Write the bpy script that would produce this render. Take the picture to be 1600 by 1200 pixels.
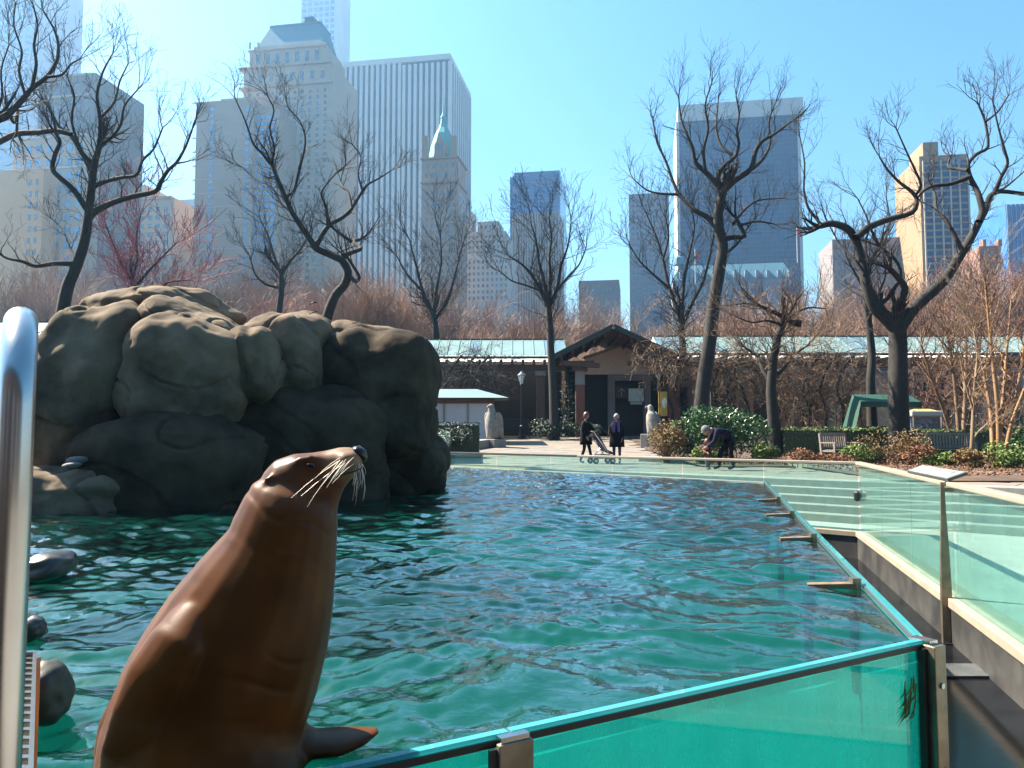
import bpy, bmesh, math, random
import numpy as np
from mathutils import Vector, Matrix

# ------------------------------------------------------------------ camera, sky, sun, exposure
for o in list(bpy.data.objects): bpy.data.objects.remove(o)
scene = bpy.context.scene
C = scene.collection
R = math.radians
F = 1200.0                     # focal length in photo pixels (1600 wide)
PITCH = math.atan(75.0 / F)    # horizon at row 675
CZ = 0.9                       # camera height above the pool water
cam = bpy.data.objects.new('camera', bpy.data.cameras.new('camera')); C.objects.link(cam)
cam.data.sensor_width = 36.0; cam.data.lens = 36.0 * F / 1600.0
cam.location = (0, 0, CZ); cam.rotation_euler = (R(90) + PITCH, 0, 0)
cam.data.clip_start = 0.05; cam.data.clip_end = 6000
scene.camera = cam

SUN_AZ, SUN_EL = -62.0, 47.0   # degrees from the view axis (left is negative), elevation
world = bpy.data.worlds.new('World'); scene.world = world; world.use_nodes = True
nt = world.node_tree
sky = nt.nodes.new('ShaderNodeTexSky'); sky.sky_type = 'NISHITA'; sky.sun_disc = False
sky.sun_elevation = R(SUN_EL); sky.sun_rotation = R(SUN_AZ)
sky.air_density = 1.0; sky.dust_density = 0.6; sky.ozone_density = 0.6
bgn = nt.nodes['Background']; bgn.inputs['Strength'].default_value = 0.05
hs = nt.nodes.new('ShaderNodeHueSaturation'); hs.inputs['Saturation'].default_value = 1.3; hs.inputs['Hue'].default_value = 0.485
nt.links.new(sky.outputs[0], hs.inputs['Color']); nt.links.new(hs.outputs[0], bgn.inputs['Color'])
sl = bpy.data.lights.new('sun', 'SUN'); sl.energy = 5.0; sl.angle = R(0.5); sl.color = (1.0, 0.90, 0.74)
sun = bpy.data.objects.new('sun', sl); C.objects.link(sun)
sd = Vector((math.sin(R(SUN_AZ)) * math.cos(R(SUN_EL)), math.cos(R(SUN_AZ)) * math.cos(R(SUN_EL)), math.sin(R(SUN_EL))))
sun.rotation_euler = (-sd).to_track_quat('-Z', 'Y').to_euler()
scene.view_settings.view_transform = 'Standard'; scene.view_settings.look = 'None'
scene.view_settings.exposure = 2.35; scene.view_settings.gamma = 1.0
cy = scene.cycles
cy.use_denoising = True; cy.max_bounces = 8; cy.diffuse_bounces = 2; cy.glossy_bounces = 3
cy.transmission_bounces = 4; cy.transparent_max_bounces = 24; cy.volume_bounces = 0
cy.caustics_reflective = False; cy.caustics_refractive = False
cy.sample_clamp_indirect = 4.0

# ------------------------------------------------------------------ helpers
cp, sp = math.cos(PITCH), math.sin(PITCH)
def ray(px, py):
    u = (px - 800.0) / F; v = (600.0 - py) / F
    return Vector((u, cp - v * sp, sp + v * cp))
def at(px, py, Y):             # the point that far out (metres along +Y) seen at a photo pixel
    d = ray(px, py); k = Y / d.y
    return Vector((d.x * k, Y, CZ + d.z * k))
def onz(px, py, z):            # where the ray meets a level plane
    d = ray(px, py); k = (z - CZ) / d.z
    return Vector((d.x * k, d.y * k, z))

class MB:
    def __init__(s): s.v = []; s.f = []; s.n = 0
    def add(s, vs, fs):
        b = s.n
        s.v.extend([tuple(p) for p in vs]); s.n += len(vs)
        s.f.extend([tuple(i + b for i in f) for f in fs]); return s
    def box(s, x0, x1, y0, y1, z0, z1, M=None):
        vs = [Vector((x, y, z)) for z in (z0, z1) for y in (y0, y1) for x in (x0, x1)]
        if M is not None: vs = [M @ p for p in vs]
        return s.add(vs, [(0,2,3,1), (4,5,7,6), (0,1,5,4), (1,3,7,5), (3,2,6,7), (2,0,4,6)])
    def bar(s, a, b, w, h, up=Vector((0,0,1))):    # a rectangular bar from a to b
        a = Vector(a); b = Vector(b); t = (b - a).normalized()
        x = t.cross(up)
        if x.length < 1e-4: x = t.cross(Vector((1,0,0)))
        x.normalize(); y = x.cross(t)
        vs = []
        for p in (a, b):
            for (i, j) in ((-1,-1), (1,-1), (1,1), (-1,1)): vs.append(p + x * (i * w / 2) + y * (j * h / 2))
        return s.add(vs, [(3,2,1,0), (4,5,6,7), (0,1,5,4), (1,2,6,5), (2,3,7,6), (3,0,4,7)])
    def tube(s, pts, rad, n=8, caps=True, ref=None):
        pts = np.array([tuple(p) for p in pts], float); k = len(pts)
        if np.isscalar(rad): rad = [rad] * k
        rad = np.asarray(rad, float)
        t = np.gradient(pts, axis=0); t /= (np.linalg.norm(t, axis=1)[:, None] + 1e-9)
        m = np.mean(t, axis=0)
        if ref is None: ref = np.array([0, 0, 1.0]) if abs(m[2]) < 0.75 * np.linalg.norm(m) else np.array([1.0, 0.2, 0])
        x = np.cross(t, ref); x /= (np.linalg.norm(x, axis=1)[:, None] + 1e-9)
        y = np.cross(x, t)
        an = np.arange(n) * (2 * math.pi / n)
        ring = pts[:, None, :] + rad[:, None, None] * (np.cos(an)[None, :, None] * x[:, None, :] + np.sin(an)[None, :, None] * y[:, None, :])
        b = s.n
        s.v.extend(map(tuple, ring.reshape(-1, 3).tolist())); s.n += k * n
        f = s.f
        for i in range(k - 1):
            o = b + i * n
            for j in range(n):
                j2 = (j + 1) % n
                f.append((o + j, o + j2, o + n + j2, o + n + j))
        if caps:
            f.append(tuple(b + j for j in range(n))[::-1]); f.append(tuple(b + (k - 1) * n + j for j in range(n)))
        return s
    def loft(s, rings, caps=True, closed=True):
        n = len(rings[0]); b = s.n
        for r in rings: s.v.extend([tuple(p) for p in r])
        s.n += n * len(rings)
        for i in range(len(rings) - 1):
            for j in range(n if closed else n - 1):
                j2 = (j + 1) % n
                s.f.append((b + i*n + j, b + i*n + j2, b + (i+1)*n + j2, b + (i+1)*n + j))
        if caps:
            s.f.append(tuple(b + j for j in range(n))[::-1]); s.f.append(tuple(b + (len(rings)-1)*n + j for j in range(n)))
        return s
    def prism(s, poly, z0, z1):
        n = len(poly)
        return s.add([(p[0], p[1], z0) for p in poly] + [(p[0], p[1], z1) for p in poly],
                     [tuple(range(n))[::-1], tuple(range(n, 2*n))] + [(i, (i+1) % n, n + (i+1) % n, n + i) for i in range(n)])
    def mesh(s, name, m=None, smooth=False):
        me = bpy.data.meshes.new(name); me.from_pydata(s.v, [], s.f)
        if m is not None: me.materials.append(m)
        if smooth: me.polygons.foreach_set('use_smooth', [True] * len(me.polygons))
        me.update(); return me
    def build(s, name, m, parent=None, smooth=False, loc=None):
        o = bpy.data.objects.new(name, s.mesh(name, m, smooth)); C.objects.link(o)
        if parent is not None: o.parent = parent
        if loc is not None: o.location = loc
        return o

def tag(o, label=None, cat=None, group=None, kind=None):
    if label: o['label'] = label
    if cat: o['category'] = cat
    if group: o['group'] = group
    if kind: o['kind'] = kind
    return o
def thing(name, label, cat, loc=(0,0,0), rz=0.0, group=None):
    o = bpy.data.objects.new(name, None); C.objects.link(o); o.location = loc; o.rotation_euler = (0, 0, rz)
    o.empty_display_size = 0.2
    return tag(o, label, cat, group)
def link(name, me, parent=None, loc=None, rot=None, sc=None):
    o = bpy.data.objects.new(name, me); C.objects.link(o)
    if parent is not None: o.parent = parent
    if loc is not None: o.location = loc
    if rot is not None: o.rotation_euler = rot
    if sc is not None: o.scale = sc
    return o
def copy_tree(o, parent=None):
    c = o.copy(); C.objects.link(c); c.parent = parent
    for ch in o.children: copy_tree(ch, c)
    return c
def bevel(o, w, seg=2):
    m = o.modifiers.new('bevel', 'BEVEL'); m.width = w; m.segments = seg; m.limit_method = 'ANGLE'; return o
def baked(o, name, m, parent=None, smooth=True):   # the evaluated (modifier-applied) mesh as a plain object
    bpy.context.view_layer.update()
    dg = bpy.context.evaluated_depsgraph_get()
    me = bpy.data.meshes.new_from_object(o.evaluated_get(dg))
    bpy.data.objects.remove(o)
    me.name = name; me.materials.clear()
    for x in (m if isinstance(m, (list, tuple)) else [m]): me.materials.append(x)
    me.polygons.foreach_set('use_smooth', [smooth] * len(me.polygons))
    r = bpy.data.objects.new(name, me); C.objects.link(r)
    if parent is not None: r.parent = parent
    return r

# ------------------------------------------------------------------ materials
MATS = {}
FULL = ('leaf', 'twig', 'far', 'glass', 'window', 'gable', 'banner', 'steel', 'whisker', 'sign', 'map')
def mat(name, col, rough=0.7, var=0.0, scale=4.0, bump=0.0, bscale=None, metal=0.0, spec=0.5, col2=None, coat=0.0, detail=5.0, stretch=None):
    if name in MATS: return MATS[name]
    k_ = 1.0 if any(w in name for w in FULL) else 0.6      # the picture is exposed for the shade
    col = tuple(c * k_ for c in col); col2 = tuple(c * k_ for c in col2) if col2 else None
    m = bpy.data.materials.new(name); m.use_nodes = True; MATS[name] = m
    t = m.node_tree; p = t.nodes['Principled BSDF']
    p.inputs['Base Color'].default_value = (*col, 1); p.inputs['Roughness'].default_value = rough
    p.inputs['Metallic'].default_value = metal; p.inputs['Specular IOR Level'].default_value = spec
    p.inputs['Coat Weight'].default_value = coat; p.inputs['Coat Roughness'].default_value = 0.12
    if var > 0 or bump > 0 or col2:
        tc = t.nodes.new('ShaderNodeTexCoord'); mp = t.nodes.new('ShaderNodeMapping')
        t.links.new(tc.outputs['Object'], mp.inputs['Vector'])
        if stretch: mp.inputs['Scale'].default_value = stretch
        n = t.nodes.new('ShaderNodeTexNoise'); n.inputs['Scale'].default_value = scale; n.inputs['Detail'].default_value = detail
        n.inputs['Roughness'].default_value = 0.62
        t.links.new(mp.outputs[0], n.inputs['Vector'])
        if var > 0 or col2:
            r = t.nodes.new('ShaderNodeValToRGB')
            a = col if col2 else tuple(c * (1 - var) for c in col); b = col2 if col2 else tuple(min(1, c * (1 + var)) for c in col)
            r.color_ramp.elements[0].position = 0.32; r.color_ramp.elements[1].position = 0.68
            r.color_ramp.elements[0].color = (*a, 1); r.color_ramp.elements[1].color = (*b, 1)
            t.links.new(n.outputs['Fac'], r.inputs['Fac']); t.links.new(r.outputs[0], p.inputs['Base Color'])
        if bump > 0:
            n2 = t.nodes.new('ShaderNodeTexNoise'); n2.inputs['Scale'].default_value = bscale or scale * 3; n2.inputs['Detail'].default_value = 6
            t.links.new(mp.outputs[0], n2.inputs['Vector'])
            bp = t.nodes.new('ShaderNodeBump'); bp.inputs['Strength'].default_value = bump; bp.inputs['Distance'].default_value = 0.05 / (bscale or scale * 3)
            t.links.new(n2.outputs['Fac'], bp.inputs['Height']); t.links.new(bp.outputs[0], p.inputs['Normal'])
    return m
def glassmat(name, tint, body=None, bodyfac=0.0, ior=1.5, rough=0.0, refl=1.0, bump=None, smear=0):
    # clear sheet: lets light straight through with a tint, mirrors by Fresnel, optional milky body
    m = bpy.data.materials.new(name); m.use_nodes = True; t = m.node_tree; t.nodes.clear()
    out = t.nodes.new('ShaderNodeOutputMaterial'); tr = t.nodes.new('ShaderNodeBsdfTransparent'); tr.inputs[0].default_value = (*tint, 1)
    gl = t.nodes.new('ShaderNodeBsdfGlossy'); gl.inputs['Roughness'].default_value = rough
    # Schlick reflectance from either side of the sheet
    ge_ = t.nodes.new('ShaderNodeNewGeometry'); dt_ = t.nodes.new('ShaderNodeVectorMath'); dt_.operation = 'DOT_PRODUCT'
    t.links.new(ge_.outputs['Normal'], dt_.inputs[0]); t.links.new(ge_.outputs['Incoming'], dt_.inputs[1])
    def mth(op, a, bb, clamp=False):
        n_ = t.nodes.new('ShaderNodeMath'); n_.operation = op; n_.use_clamp = clamp
        for i_, v_ in enumerate((a, bb)):
            if v_ is None: continue
            if isinstance(v_, (int, float)): n_.inputs[i_].default_value = v_
            else: t.links.new(v_, n_.inputs[i_])
        return n_.outputs[0]
    f0 = ((ior - 1) / (ior + 1)) ** 2
    ab = mth('ABSOLUTE', dt_.outputs['Value'], None); om = mth('SUBTRACT', 1.0, ab, True); pw_ = mth('POWER', om, 5.0)
    fres = mth('MULTIPLY', mth('ADD', mth('MULTIPLY', pw_, 1 - f0), f0), refl, True)
    mx = t.nodes.new('ShaderNodeMixShader'); low = tr
    if body:
        df = t.nodes.new('ShaderNodeBsdfDiffuse'); df.inputs[0].default_value = (*body, 1)
        tl = t.nodes.new('ShaderNodeBsdfTranslucent'); tl.inputs[0].default_value = (*body, 1)
        ad = t.nodes.new('ShaderNodeMixShader'); ad.inputs[0].default_value = 0.4
        t.links.new(df.outputs[0], ad.inputs[1]); t.links.new(tl.outputs[0], ad.inputs[2])
        m2 = t.nodes.new('ShaderNodeMixShader'); m2.inputs[0].default_value = bodyfac
        if smear:      # film, drips and water spots on the sheet
            tcs = t.nodes.new('ShaderNodeTexCoord'); mps = t.nodes.new('ShaderNodeMapping'); mps.inputs['Scale'].default_value = (1, 1, .35); ns = t.nodes.new('ShaderNodeTexNoise'); ns.inputs['Scale'].default_value = smear; ns.inputs['Detail'].default_value = 9; ns.inputs['Roughness'].default_value = .72
            mr = t.nodes.new('ShaderNodeMapRange'); mr.inputs[1].default_value = .35; mr.inputs[2].default_value = .75; mr.inputs[3].default_value = bodyfac * .75; mr.inputs[4].default_value = min(.9, bodyfac * 1.7)
            t.links.new(tcs.outputs['Object'], mps.inputs[0]); t.links.new(mps.outputs[0], ns.inputs['Vector']); t.links.new(ns.outputs['Fac'], mr.inputs[0]); t.links.new(mr.outputs[0], m2.inputs[0])
        t.links.new(tr.outputs[0], m2.inputs[1]); t.links.new(ad.outputs[0], m2.inputs[2]); low = m2
    t.links.new(fres, mx.inputs[0])
    t.links.new(low.outputs[0], mx.inputs[1]); t.links.new(gl.outputs[0], mx.inputs[2]); t.links.new(mx.outputs[0], out.inputs[0])
    if bump:
        tc = t.nodes.new('ShaderNodeTexCoord'); n = t.nodes.new('ShaderNodeTexNoise'); n.inputs['Scale'].default_value = bump[0]; n.inputs['Detail'].default_value = 3
        bp = t.nodes.new('ShaderNodeBump'); bp.inputs['Strength'].default_value = bump[1]; bp.inputs['Distance'].default_value = 0.02
        t.links.new(tc.outputs['Object'], n.inputs['Vector']); t.links.new(n.outputs['Fac'], bp.inputs['Height'])
        t.links.new(bp.outputs[0], gl.inputs['Normal']); t.links.new(bp.outputs[0], dt_.inputs[0])
    MATS[name] = m; return m

m_bark = mat('bark', (0.030, 0.024, 0.020), 0.9, 0.35, 6, 0.5, 14)
m_twig = mat('twig', (0.050, 0.038, 0.032), 0.85)
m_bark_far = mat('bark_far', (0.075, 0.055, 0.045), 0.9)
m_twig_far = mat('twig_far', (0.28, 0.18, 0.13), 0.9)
m_twig_red = mat('twig_red', (0.26, 0.05, 0.055), 0.8)
m_twig_rust = mat('twig_rust', (0.15, 0.068, 0.04), 0.8)
m_twig_tan = mat('twig_tan', (0.17, 0.105, 0.06), 0.8)
m_moss = mat('mossy_bark', (0.06, 0.06, 0.02), 0.9, 0.4, 7)
m_stone = mat('pale_stone', (0.40, 0.36, 0.32), 0.8, 0.18, 3, 0.15, 30)
m_statue = mat('statue_stone', (0.34, 0.31, 0.28), 0.85, 0.3, 6, 0.2, 30)
m_pave = mat('paving_stone', (0.25, 0.215, 0.18), 0.8, 0.16, 1.3, 0.1, 25)
m_step = mat('granite_step', (0.32, 0.31, 0.285), 0.75, 0.14, 6, 0.08, 50)
m_joint = mat('joint_sand', (0.20, 0.17, 0.14), 0.95, 0.2, 4)
m_soil = mat('garden_soil', (0.055, 0.038, 0.024), 0.95, 0.4, 2.5, 0.6, 12, col2=(0.16, 0.085, 0.045))
m_grass = mat('park_ground', (0.10, 0.085, 0.045), 0.95, 0.3, 0.3)
m_wetconc = mat('wet_concrete', (0.010, 0.011, 0.015), 0.14, 0.6, 2.2, 0.2, 9, spec=0.2)
m_curbface = mat('curb_concrete', (0.03, 0.03, 0.032), 0.45, 0.6, 1.8, 0.25, 18, col2=(0.11, 0.105, 0.10))
m_curbtop = mat('curb_stone', (0.42, 0.34, 0.26), 0.7, 0.12, 5, 0.1, 40)
m_cap = mat('rail_cap', (0.44, 0.36, 0.28), 0.4, 0.08, 3)
m_steel = mat('brushed_steel', (0.52, 0.51, 0.49), 0.22, 0.06, 8, metal=1.0)
m_bronze = mat('weathered_steel', (0.24, 0.20, 0.15), 0.42, 0.3, 6, metal=0.8)
m_black = mat('black_gasket', (0.012, 0.013, 0.015), 0.5)
m_teal = mat('teal_pool_paint', (0.03, 0.70, 0.66), 0.7, 0.10, 1.4)
m_rockshade = mat('shaded_boulder_stone', (0.028, 0.023, 0.018), 0.9, 0.45, 1.7, 1.0, 7, spec=0.10, col2=(0.13, 0.095, 0.062))  # darker copy of the stone: shade of the lower boulders put into the colour
m_rocklit = mat('lit_boulder_stone', (0.10, 0.078, 0.060), 0.92, 0.45, 1.5, 1.0, 9, spec=0.10, col2=(0.35, 0.262, 0.18))  # lighter copy of the stone: sunlight on the upper boulders put into the colour
m_rockwet = mat('wet_dark_rock', (0.04, 0.035, 0.028), 0.35, 0.5, 3, 0.6, 12)
m_verd = mat('verdigris_roof', (0.27, 0.40, 0.385), 0.38, 0.10, 0.7)
m_verd2 = mat('verdigris_roof_blue', (0.20, 0.32, 0.38), 0.36, 0.10, 0.7)
m_dgreen = mat('dark_green_paint', (0.018, 0.035, 0.03), 0.5)
m_wood = mat('brown_timber', (0.13, 0.055, 0.028), 0.6, 0.3, 5)
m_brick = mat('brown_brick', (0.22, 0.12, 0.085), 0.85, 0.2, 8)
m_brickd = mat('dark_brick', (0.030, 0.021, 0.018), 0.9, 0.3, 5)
m_gable = mat('gable_brick', (0.62, 0.48, 0.40), 0.85, 0.12, 9)
m_white = mat('white_wall', (0.66, 0.68, 0.72), 0.7, 0.05, 2)
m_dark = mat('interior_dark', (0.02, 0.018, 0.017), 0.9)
m_leaf = mat('glossy_leaf', (0.045, 0.105, 0.03), 0.32, 0.5, 9)
m_leafd = mat('dark_leaf', (0.02, 0.04, 0.016), 0.5, 0.4, 9)
m_hedge = mat('hedge_leaf', (0.10, 0.15, 0.02), 0.55, 0.4, 6)
m_golden = mat('golden_leaf', (0.19, 0.115, 0.035), 0.7, 0.4, 6)
m_rust = mat('rust_leaf', (0.17, 0.075, 0.03), 0.7, 0.4, 6)
m_teak = mat('weathered_teak', (0.33, 0.27, 0.23), 0.75, 0.2, 9)
m_lampglass = mat('lamp_glass', (0.75, 0.77, 0.80), 0.25)
m_iron = mat('black_iron', (0.010, 0.010, 0.012), 0.4)
# ------------------------------------------------------------------ pool, moat, steps, ground
def V2(x, y): return Vector((x, y))
ZM, ZCURB, ZRAIL, ZPL = -1.34, -0.86, 0.36, -0.12
pC = onz(1430, 995, 0.03).xy; pN = onz(500, 1195, 0.03).xy; pF = onz(1195, 755, 0.0).xy; pL = onz(690, 729, 0.0).xy
near_dir = (pN - pC).normalized(); far_dir = (pL - pF).normalized()
pA = pC + near_dir * ((pC.x + 3.3) / -near_dir.x)
pD = pF + far_dir * ((pF.x + 8.0) / -far_dir.x)
pLm = V2(-7.6, 9.0)
rR = V2(6.2, 13.8); rP = V2(4.17, 6.25); rL = V2(-1.9, 20.9)
tF = (rL - rR).normalized(); nF = V2(-tF.y, tF.x)
if nF.y < 0: nF = -nF
tR = (rP - rR).normalized(); nR = V2(-tR.y, tR.x)
if nR.x < 0: nR = -nR
def corner(dF, dR):
    a, b = nF.x, nF.y; c, d = nR.x, nR.y
    e = rR.dot(nF) + dF; f = rR.dot(nR) + dR; det = a * d - b * c
    return V2((e * d - b * f) / det, (a * f - e * c) / det)
LF, LR = 13.5, 22.0
def Lpoly(f0, r0, f1, r1):    # L-shaped plan: a far arm and a right arm, from offset f0/r0 out to f1/r1
    c0 = corner(f0, r0); c1 = corner(f1, r1)
    return [c0 + tF * LF, c0, c0 + tR * LR, c1 + tR * LR, c1, c1 + tF * LF]
def smooth01(t): t = max(0.0, min(1.0, t)); return t * t * (3 - 2 * t)
def zt(x, y):
    if y < 25.5: return ZPL
    return ZPL + 0.80 * min(1.0, (y - 25.5) / 17.5)

# moat floor, lower walk, ground sheets
tag(MB().prism([(-14, -6), (14, -6), (14, 30), (-14, 30)], -1.6, ZM).build('moat_floor', m_wetconc), kind='structure')
tag(MB().prism(Lpoly(0.24, 0.24, 2.2, 4.4), -1.3, ZCURB - 0.004).build('walkway', mat('walk_stone', (0.44, 0.44, 0.40), 0.6, 0.12, 2.0, 0.1, 30)), kind='structure')
WF, WR = 1.05, 3.0
steps = bpy.data.objects.new('steps', None); C.objects.link(steps); tag(steps, kind='structure')
NS = 5; RISE = (ZPL - ZCURB) / NS
for k in range(NS):
    ext = 0.31 if k < NS - 1 else 0.62
    o = MB().prism(Lpoly(WF + 0.3*k, WR + 0.34*k, WF + 0.3*k + ext, WR + 0.34*k + ext), -1.2, ZCURB + RISE * (k + 1)).build('step', m_step, steps)
    bevel(o, 0.012, 2)
EF, ER = WF + 0.3*(NS-1) + 0.60, WR + 0.34*(NS-1) + 0.60
offs = [0, .6, 1.3, 2.2, 3.5, 5, 7, 9, 11.5, 14, 17, 20, 24, 29, 36, 50, 90, 200, 500, 1000]
g = MB()
def strip(fn_a, fn_b, nseg):
    rows = []
    for e in offs:
        a = fn_a(e); b = fn_b(e); r = []
        for i in range(nseg + 1):
            p = a.lerp(b, i / nseg); r.append((p.x, p.y, zt(p.x, p.y) - 0.022))
        rows.append(r)
    g.loft(rows, caps=False, closed=False)
c0 = corner(EF, ER); PL = c0 + tF * ((c0.x + 6.5) / -tF.x); PR = c0 + tR * 22
def mitre(e): return corner(EF + e, ER + e)
strip(lambda e: PL + V2(0, e), mitre, 26)
strip(mitre, lambda e: PR + V2(e, -e * 0.3), 8)
strip(lambda e: V2(-900, PL.y + e), lambda e: PL + V2(0, e), 8)
g.add([(-900, -60, 0.04), (-9.6, -60, 0.04), (-9.6, PL.y, 0.04), (-900, PL.y, 0.04)], [(0,1,2,3)])
ground = tag(g.build('ground', m_grass), kind='structure')

# paved plaza: slabs laid parallel to the far steps, on a sand bed sheet
plaza = bpy.data.objects.new('plaza', None); C.objects.link(plaza); tag(plaza, kind='structure')
rng = random.Random(5)
def in_bed(x, y):              # planted beds beside the plaza
    return (y > 22.2 and x > 5.4 + max(0, (y - 31)) * 0.06) or (x < -2.4 + (y - 24) * -0.02 and y > 24) or (x > 7.6 + (y - 14) * 0.05 and y > 15.6)
bed = MB(); cnt = 0; slabs = []
for j in range(0, 40):
    e0 = 0.02 + j * 0.86
    off = rng.random() * 1.2
    s = -8.0
    while s < 24:
        w = rng.choice((0.95, 1.25, 1.55)); a0, a1 = s + off * 0.3, s + off * 0.3 + w; s += w
        base = corner(EF, ER)
        q = [base + tF * u + nF * v for u, v in ((a0 + .011, e0 + .011), (a1 - .011, e0 + .011), (a1 - .011, e0 + .849), (a0 + .011, e0 + .849))]
        cx = sum(p.x for p in q) / 4; cyy = sum(p.y for p in q) / 4
        if (q[0] - rR).dot(nR) < ER + 0.02 and (q[0] - rR).dot(nF) < EF: continue
        if cyy > 43.2 or cyy < 8 or in_bed(cx, cyy): continue
        u = cx / cyy
        if not (-0.13 < u < 0.70): continue
        slabs.append((cyy, q))
slabs.sort(key=lambda t: t[0])
def slab_into(mb, q, dz):
    top = [(p.x, p.y, zt(p.x, p.y) + dz) for p in q]; bot = [(p.x, p.y, zt(p.x, p.y) - 0.03) for p in q]
    mb.add(bot + top, [(4,5,6,7), (0,1,5,4), (1,2,6,5), (2,3,7,6), (3,0,4,7)])
rest = MB()
for i, (yy, q) in enumerate(slabs):
    dz = rng.uniform(-0.004, 0.004)
    if i < 290:
        mb = MB(); slab_into(mb, q, dz); mb.build('paving_slab', m_pave if rng.random() < .7 else mat('paving_stone_warm', (0.28, 0.215, 0.165), 0.8, 0.16, 1.3), plaza)
    else: slab_into(rest, q, dz)
if rest.n: tag(rest.build('far_paving', m_pave, plaza), kind='stuff')
sb = MB()
rows = []
for e in [0, 1, 2, 3.5, 5, 7, 9, 12, 15, 18, 22, 26, 30]:
    a = corner(EF, ER) + tF * 13.4 + nF * e; b = corner(EF + e, ER + e * 0.9); rows.append([(p.x, p.y, zt(p.x, p.y) - 0.012) for p in [a.lerp(b, i / 20) for i in range(21)]])
sb.loft(rows, caps=False, closed=False); sb.build('sand_bed', m_joint, plaza)

# curb around the moat
curb = thing('moat_curb', 'low stone topped concrete curb around the dark moat, under the outer glass', 'curb')
MB().prism(Lpoly(-0.06, -0.06, 0.22, 0.22), -1.5, ZCURB - 0.10).build('curb_face', m_curbface, curb)
bevel(MB().prism(Lpoly(-0.085, -0.085, 0.235, 0.235), ZCURB - 0.10, ZCURB).build('coping', m_curbtop, curb), 0.012)

# planted bed soil
soil = MB()
for poly in ([(5.5, 22.3), (40, 22.3), (40, 42.6), (6.3, 42.6), (5.5, 31)], [(7.9, 15.8), (40, 13.8), (40, 22.3), (8.3, 22.3)], [(-2.5, 24.2), (-2.9, 42), (-22, 42), (-22, 26.5), (-6.6, 26.5)]):
    bmx = [Vector((x, y, 0)) for x, y in poly]
    n = len(bmx); cen = sum(bmx, Vector()) / n
    for i in range(n):
        a, b = bmx[i], bmx[(i+1) % n]
        N = 8
        for k in range(N):
            p0, p1 = a.lerp(cen, k / N), b.lerp(cen, k / N); p2, p3 = b.lerp(cen, (k+1) / N), a.lerp(cen, (k+1) / N)
            soil.add([(p.x, p.y, zt(p.x, p.y) + 0.03 + 0.05 * (kk > 0)) for p, kk in ((p0, k), (p1, k), (p2, k+1), (p3, k+1))], [(0,1,2,3)])
tag(soil.build('garden_bed', m_soil), kind='structure')
# cobble edging along the bed and low stone bed kerb
edg = thing('bed_edging', 'row of grey cobbles edging the garden bed behind the glass rail', 'edging')
cob = MB().box(-0.085, 0.085, -0.07, 0.07, -0.02, 0.11).mesh('cobble', mat('cobble_stone', (0.33, 0.29, 0.25), 0.85, 0.25, 5))
e0, e1 = onz(1226, 729, ZPL).xy, onz(1345, 736, ZPL).xy
e2, e3 = onz(1500, 743, ZPL).xy, onz(1600, 748, ZPL).xy
for (a, b) in ((e0, e1), (e1, e2), (e2, e3)):
    L = (b - a).length; n = int(L / 0.2)
    for i in range(n):
        p = a.lerp(b, (i + .5) / n)
        link('cobble', cob, edg, (p.x, p.y, ZPL + rng.uniform(-.015, .015)), (0, 0, math.atan2((b-a).y, (b-a).x) + rng.uniform(-.08, .08)))
ka, kb = onz(1000, 722, ZPL).xy, onz(1228, 727, ZPL).xy
bk = MB().bar((ka.x, ka.y, ZPL + 0.09), (kb.x, kb.y, ZPL + 0.09), 0.32, 0.22).build('stone_kerb', m_stone)
tag(bk, 'low grey stone kerb behind the stooping man and the shrubs', 'kerb'); bevel(bk, .02)

# pool basin
mpf = m_teal
basin = bpy.data.objects.new('pool_basin', None); C.objects.link(basin); tag(basin, kind='structure')
MB().prism([pA, pC, pF, pD, pLm], ZM + 0.004, ZM + 0.09).build('pool_floor', mpf, basin)
def wall2(mb, a, b, th, z0, z1, out):   # vertical slab from a to b, thickness th to the outside
    t = (b - a).normalized(); n = V2(-t.y, t.x) * out
    return mb.prism([a, b, b + n * th, a + n * th] if out < 0 else [b, a, a + n * th, b + n * th], z0, z1)
ff = pF + far_dir * 0.02
rdd = (pF - pC).normalized(); wall2(MB(), pC + rdd*.05 + V2(-.02,.01), pF + V2(-.02, .01), 0.012, ZM + .09, -0.06, 1).build('painted_liner', mpf, basin)
wall2(MB(), ff, pD, 0.12, ZM + .005, 0.015, -1).build('far_wall', mat('pool_rim', (.30, .36, .34), .5, .2, 3), basin)
wall2(MB(), pD, pLm, 0.15, ZM + .005, 0.05, 1).build('bank_wall', m_rockwet, basin)
wall2(MB(), pLm, pA, 0.15, ZM + .005, 0.05, 1).build('bank_wall', m_rockwet, basin)

# water: a real rippled sheet
NX, NY = 460, 640
vv = np.linspace(0, 1, NY); vv = (np.exp(3.0 * vv) - 1) / (math.exp(3.0) - 1)
A_, C_, F_, D_, M_ = [np.array(p[:]) for p in (pA, pC, pF, pD, pLm)]
leftp = np.where((vv < 0.36)[:, None], A_ + (M_ - A_) * (vv / 0.36)[:, None], M_ + (D_ - M_) * ((vv - 0.36) / 0.64)[:, None])
rightp = C_ + (F_ - C_) * vv[:, None]
uu = np.linspace(0, 1, NX)
XY = leftp[:, None, :] * (1 - uu)[None, :, None] + rightp[:, None, :] * uu[None, :, None]
X, Y = XY[..., 0], XY[..., 1]
rs = np.random.RandomState(11)
Z = np.zeros_like(X)
wx = X + 0.16 * np.sin(1.3 * Y + 0.7 * X) + 0.09 * np.sin(2.9 * X - 2.1 * Y + 1); wy = Y + 0.16 * np.sin(1.1 * X - 0.9 * Y + 2) + 0.09 * np.sin(3.3 * Y + 1.7 * X)
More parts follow.
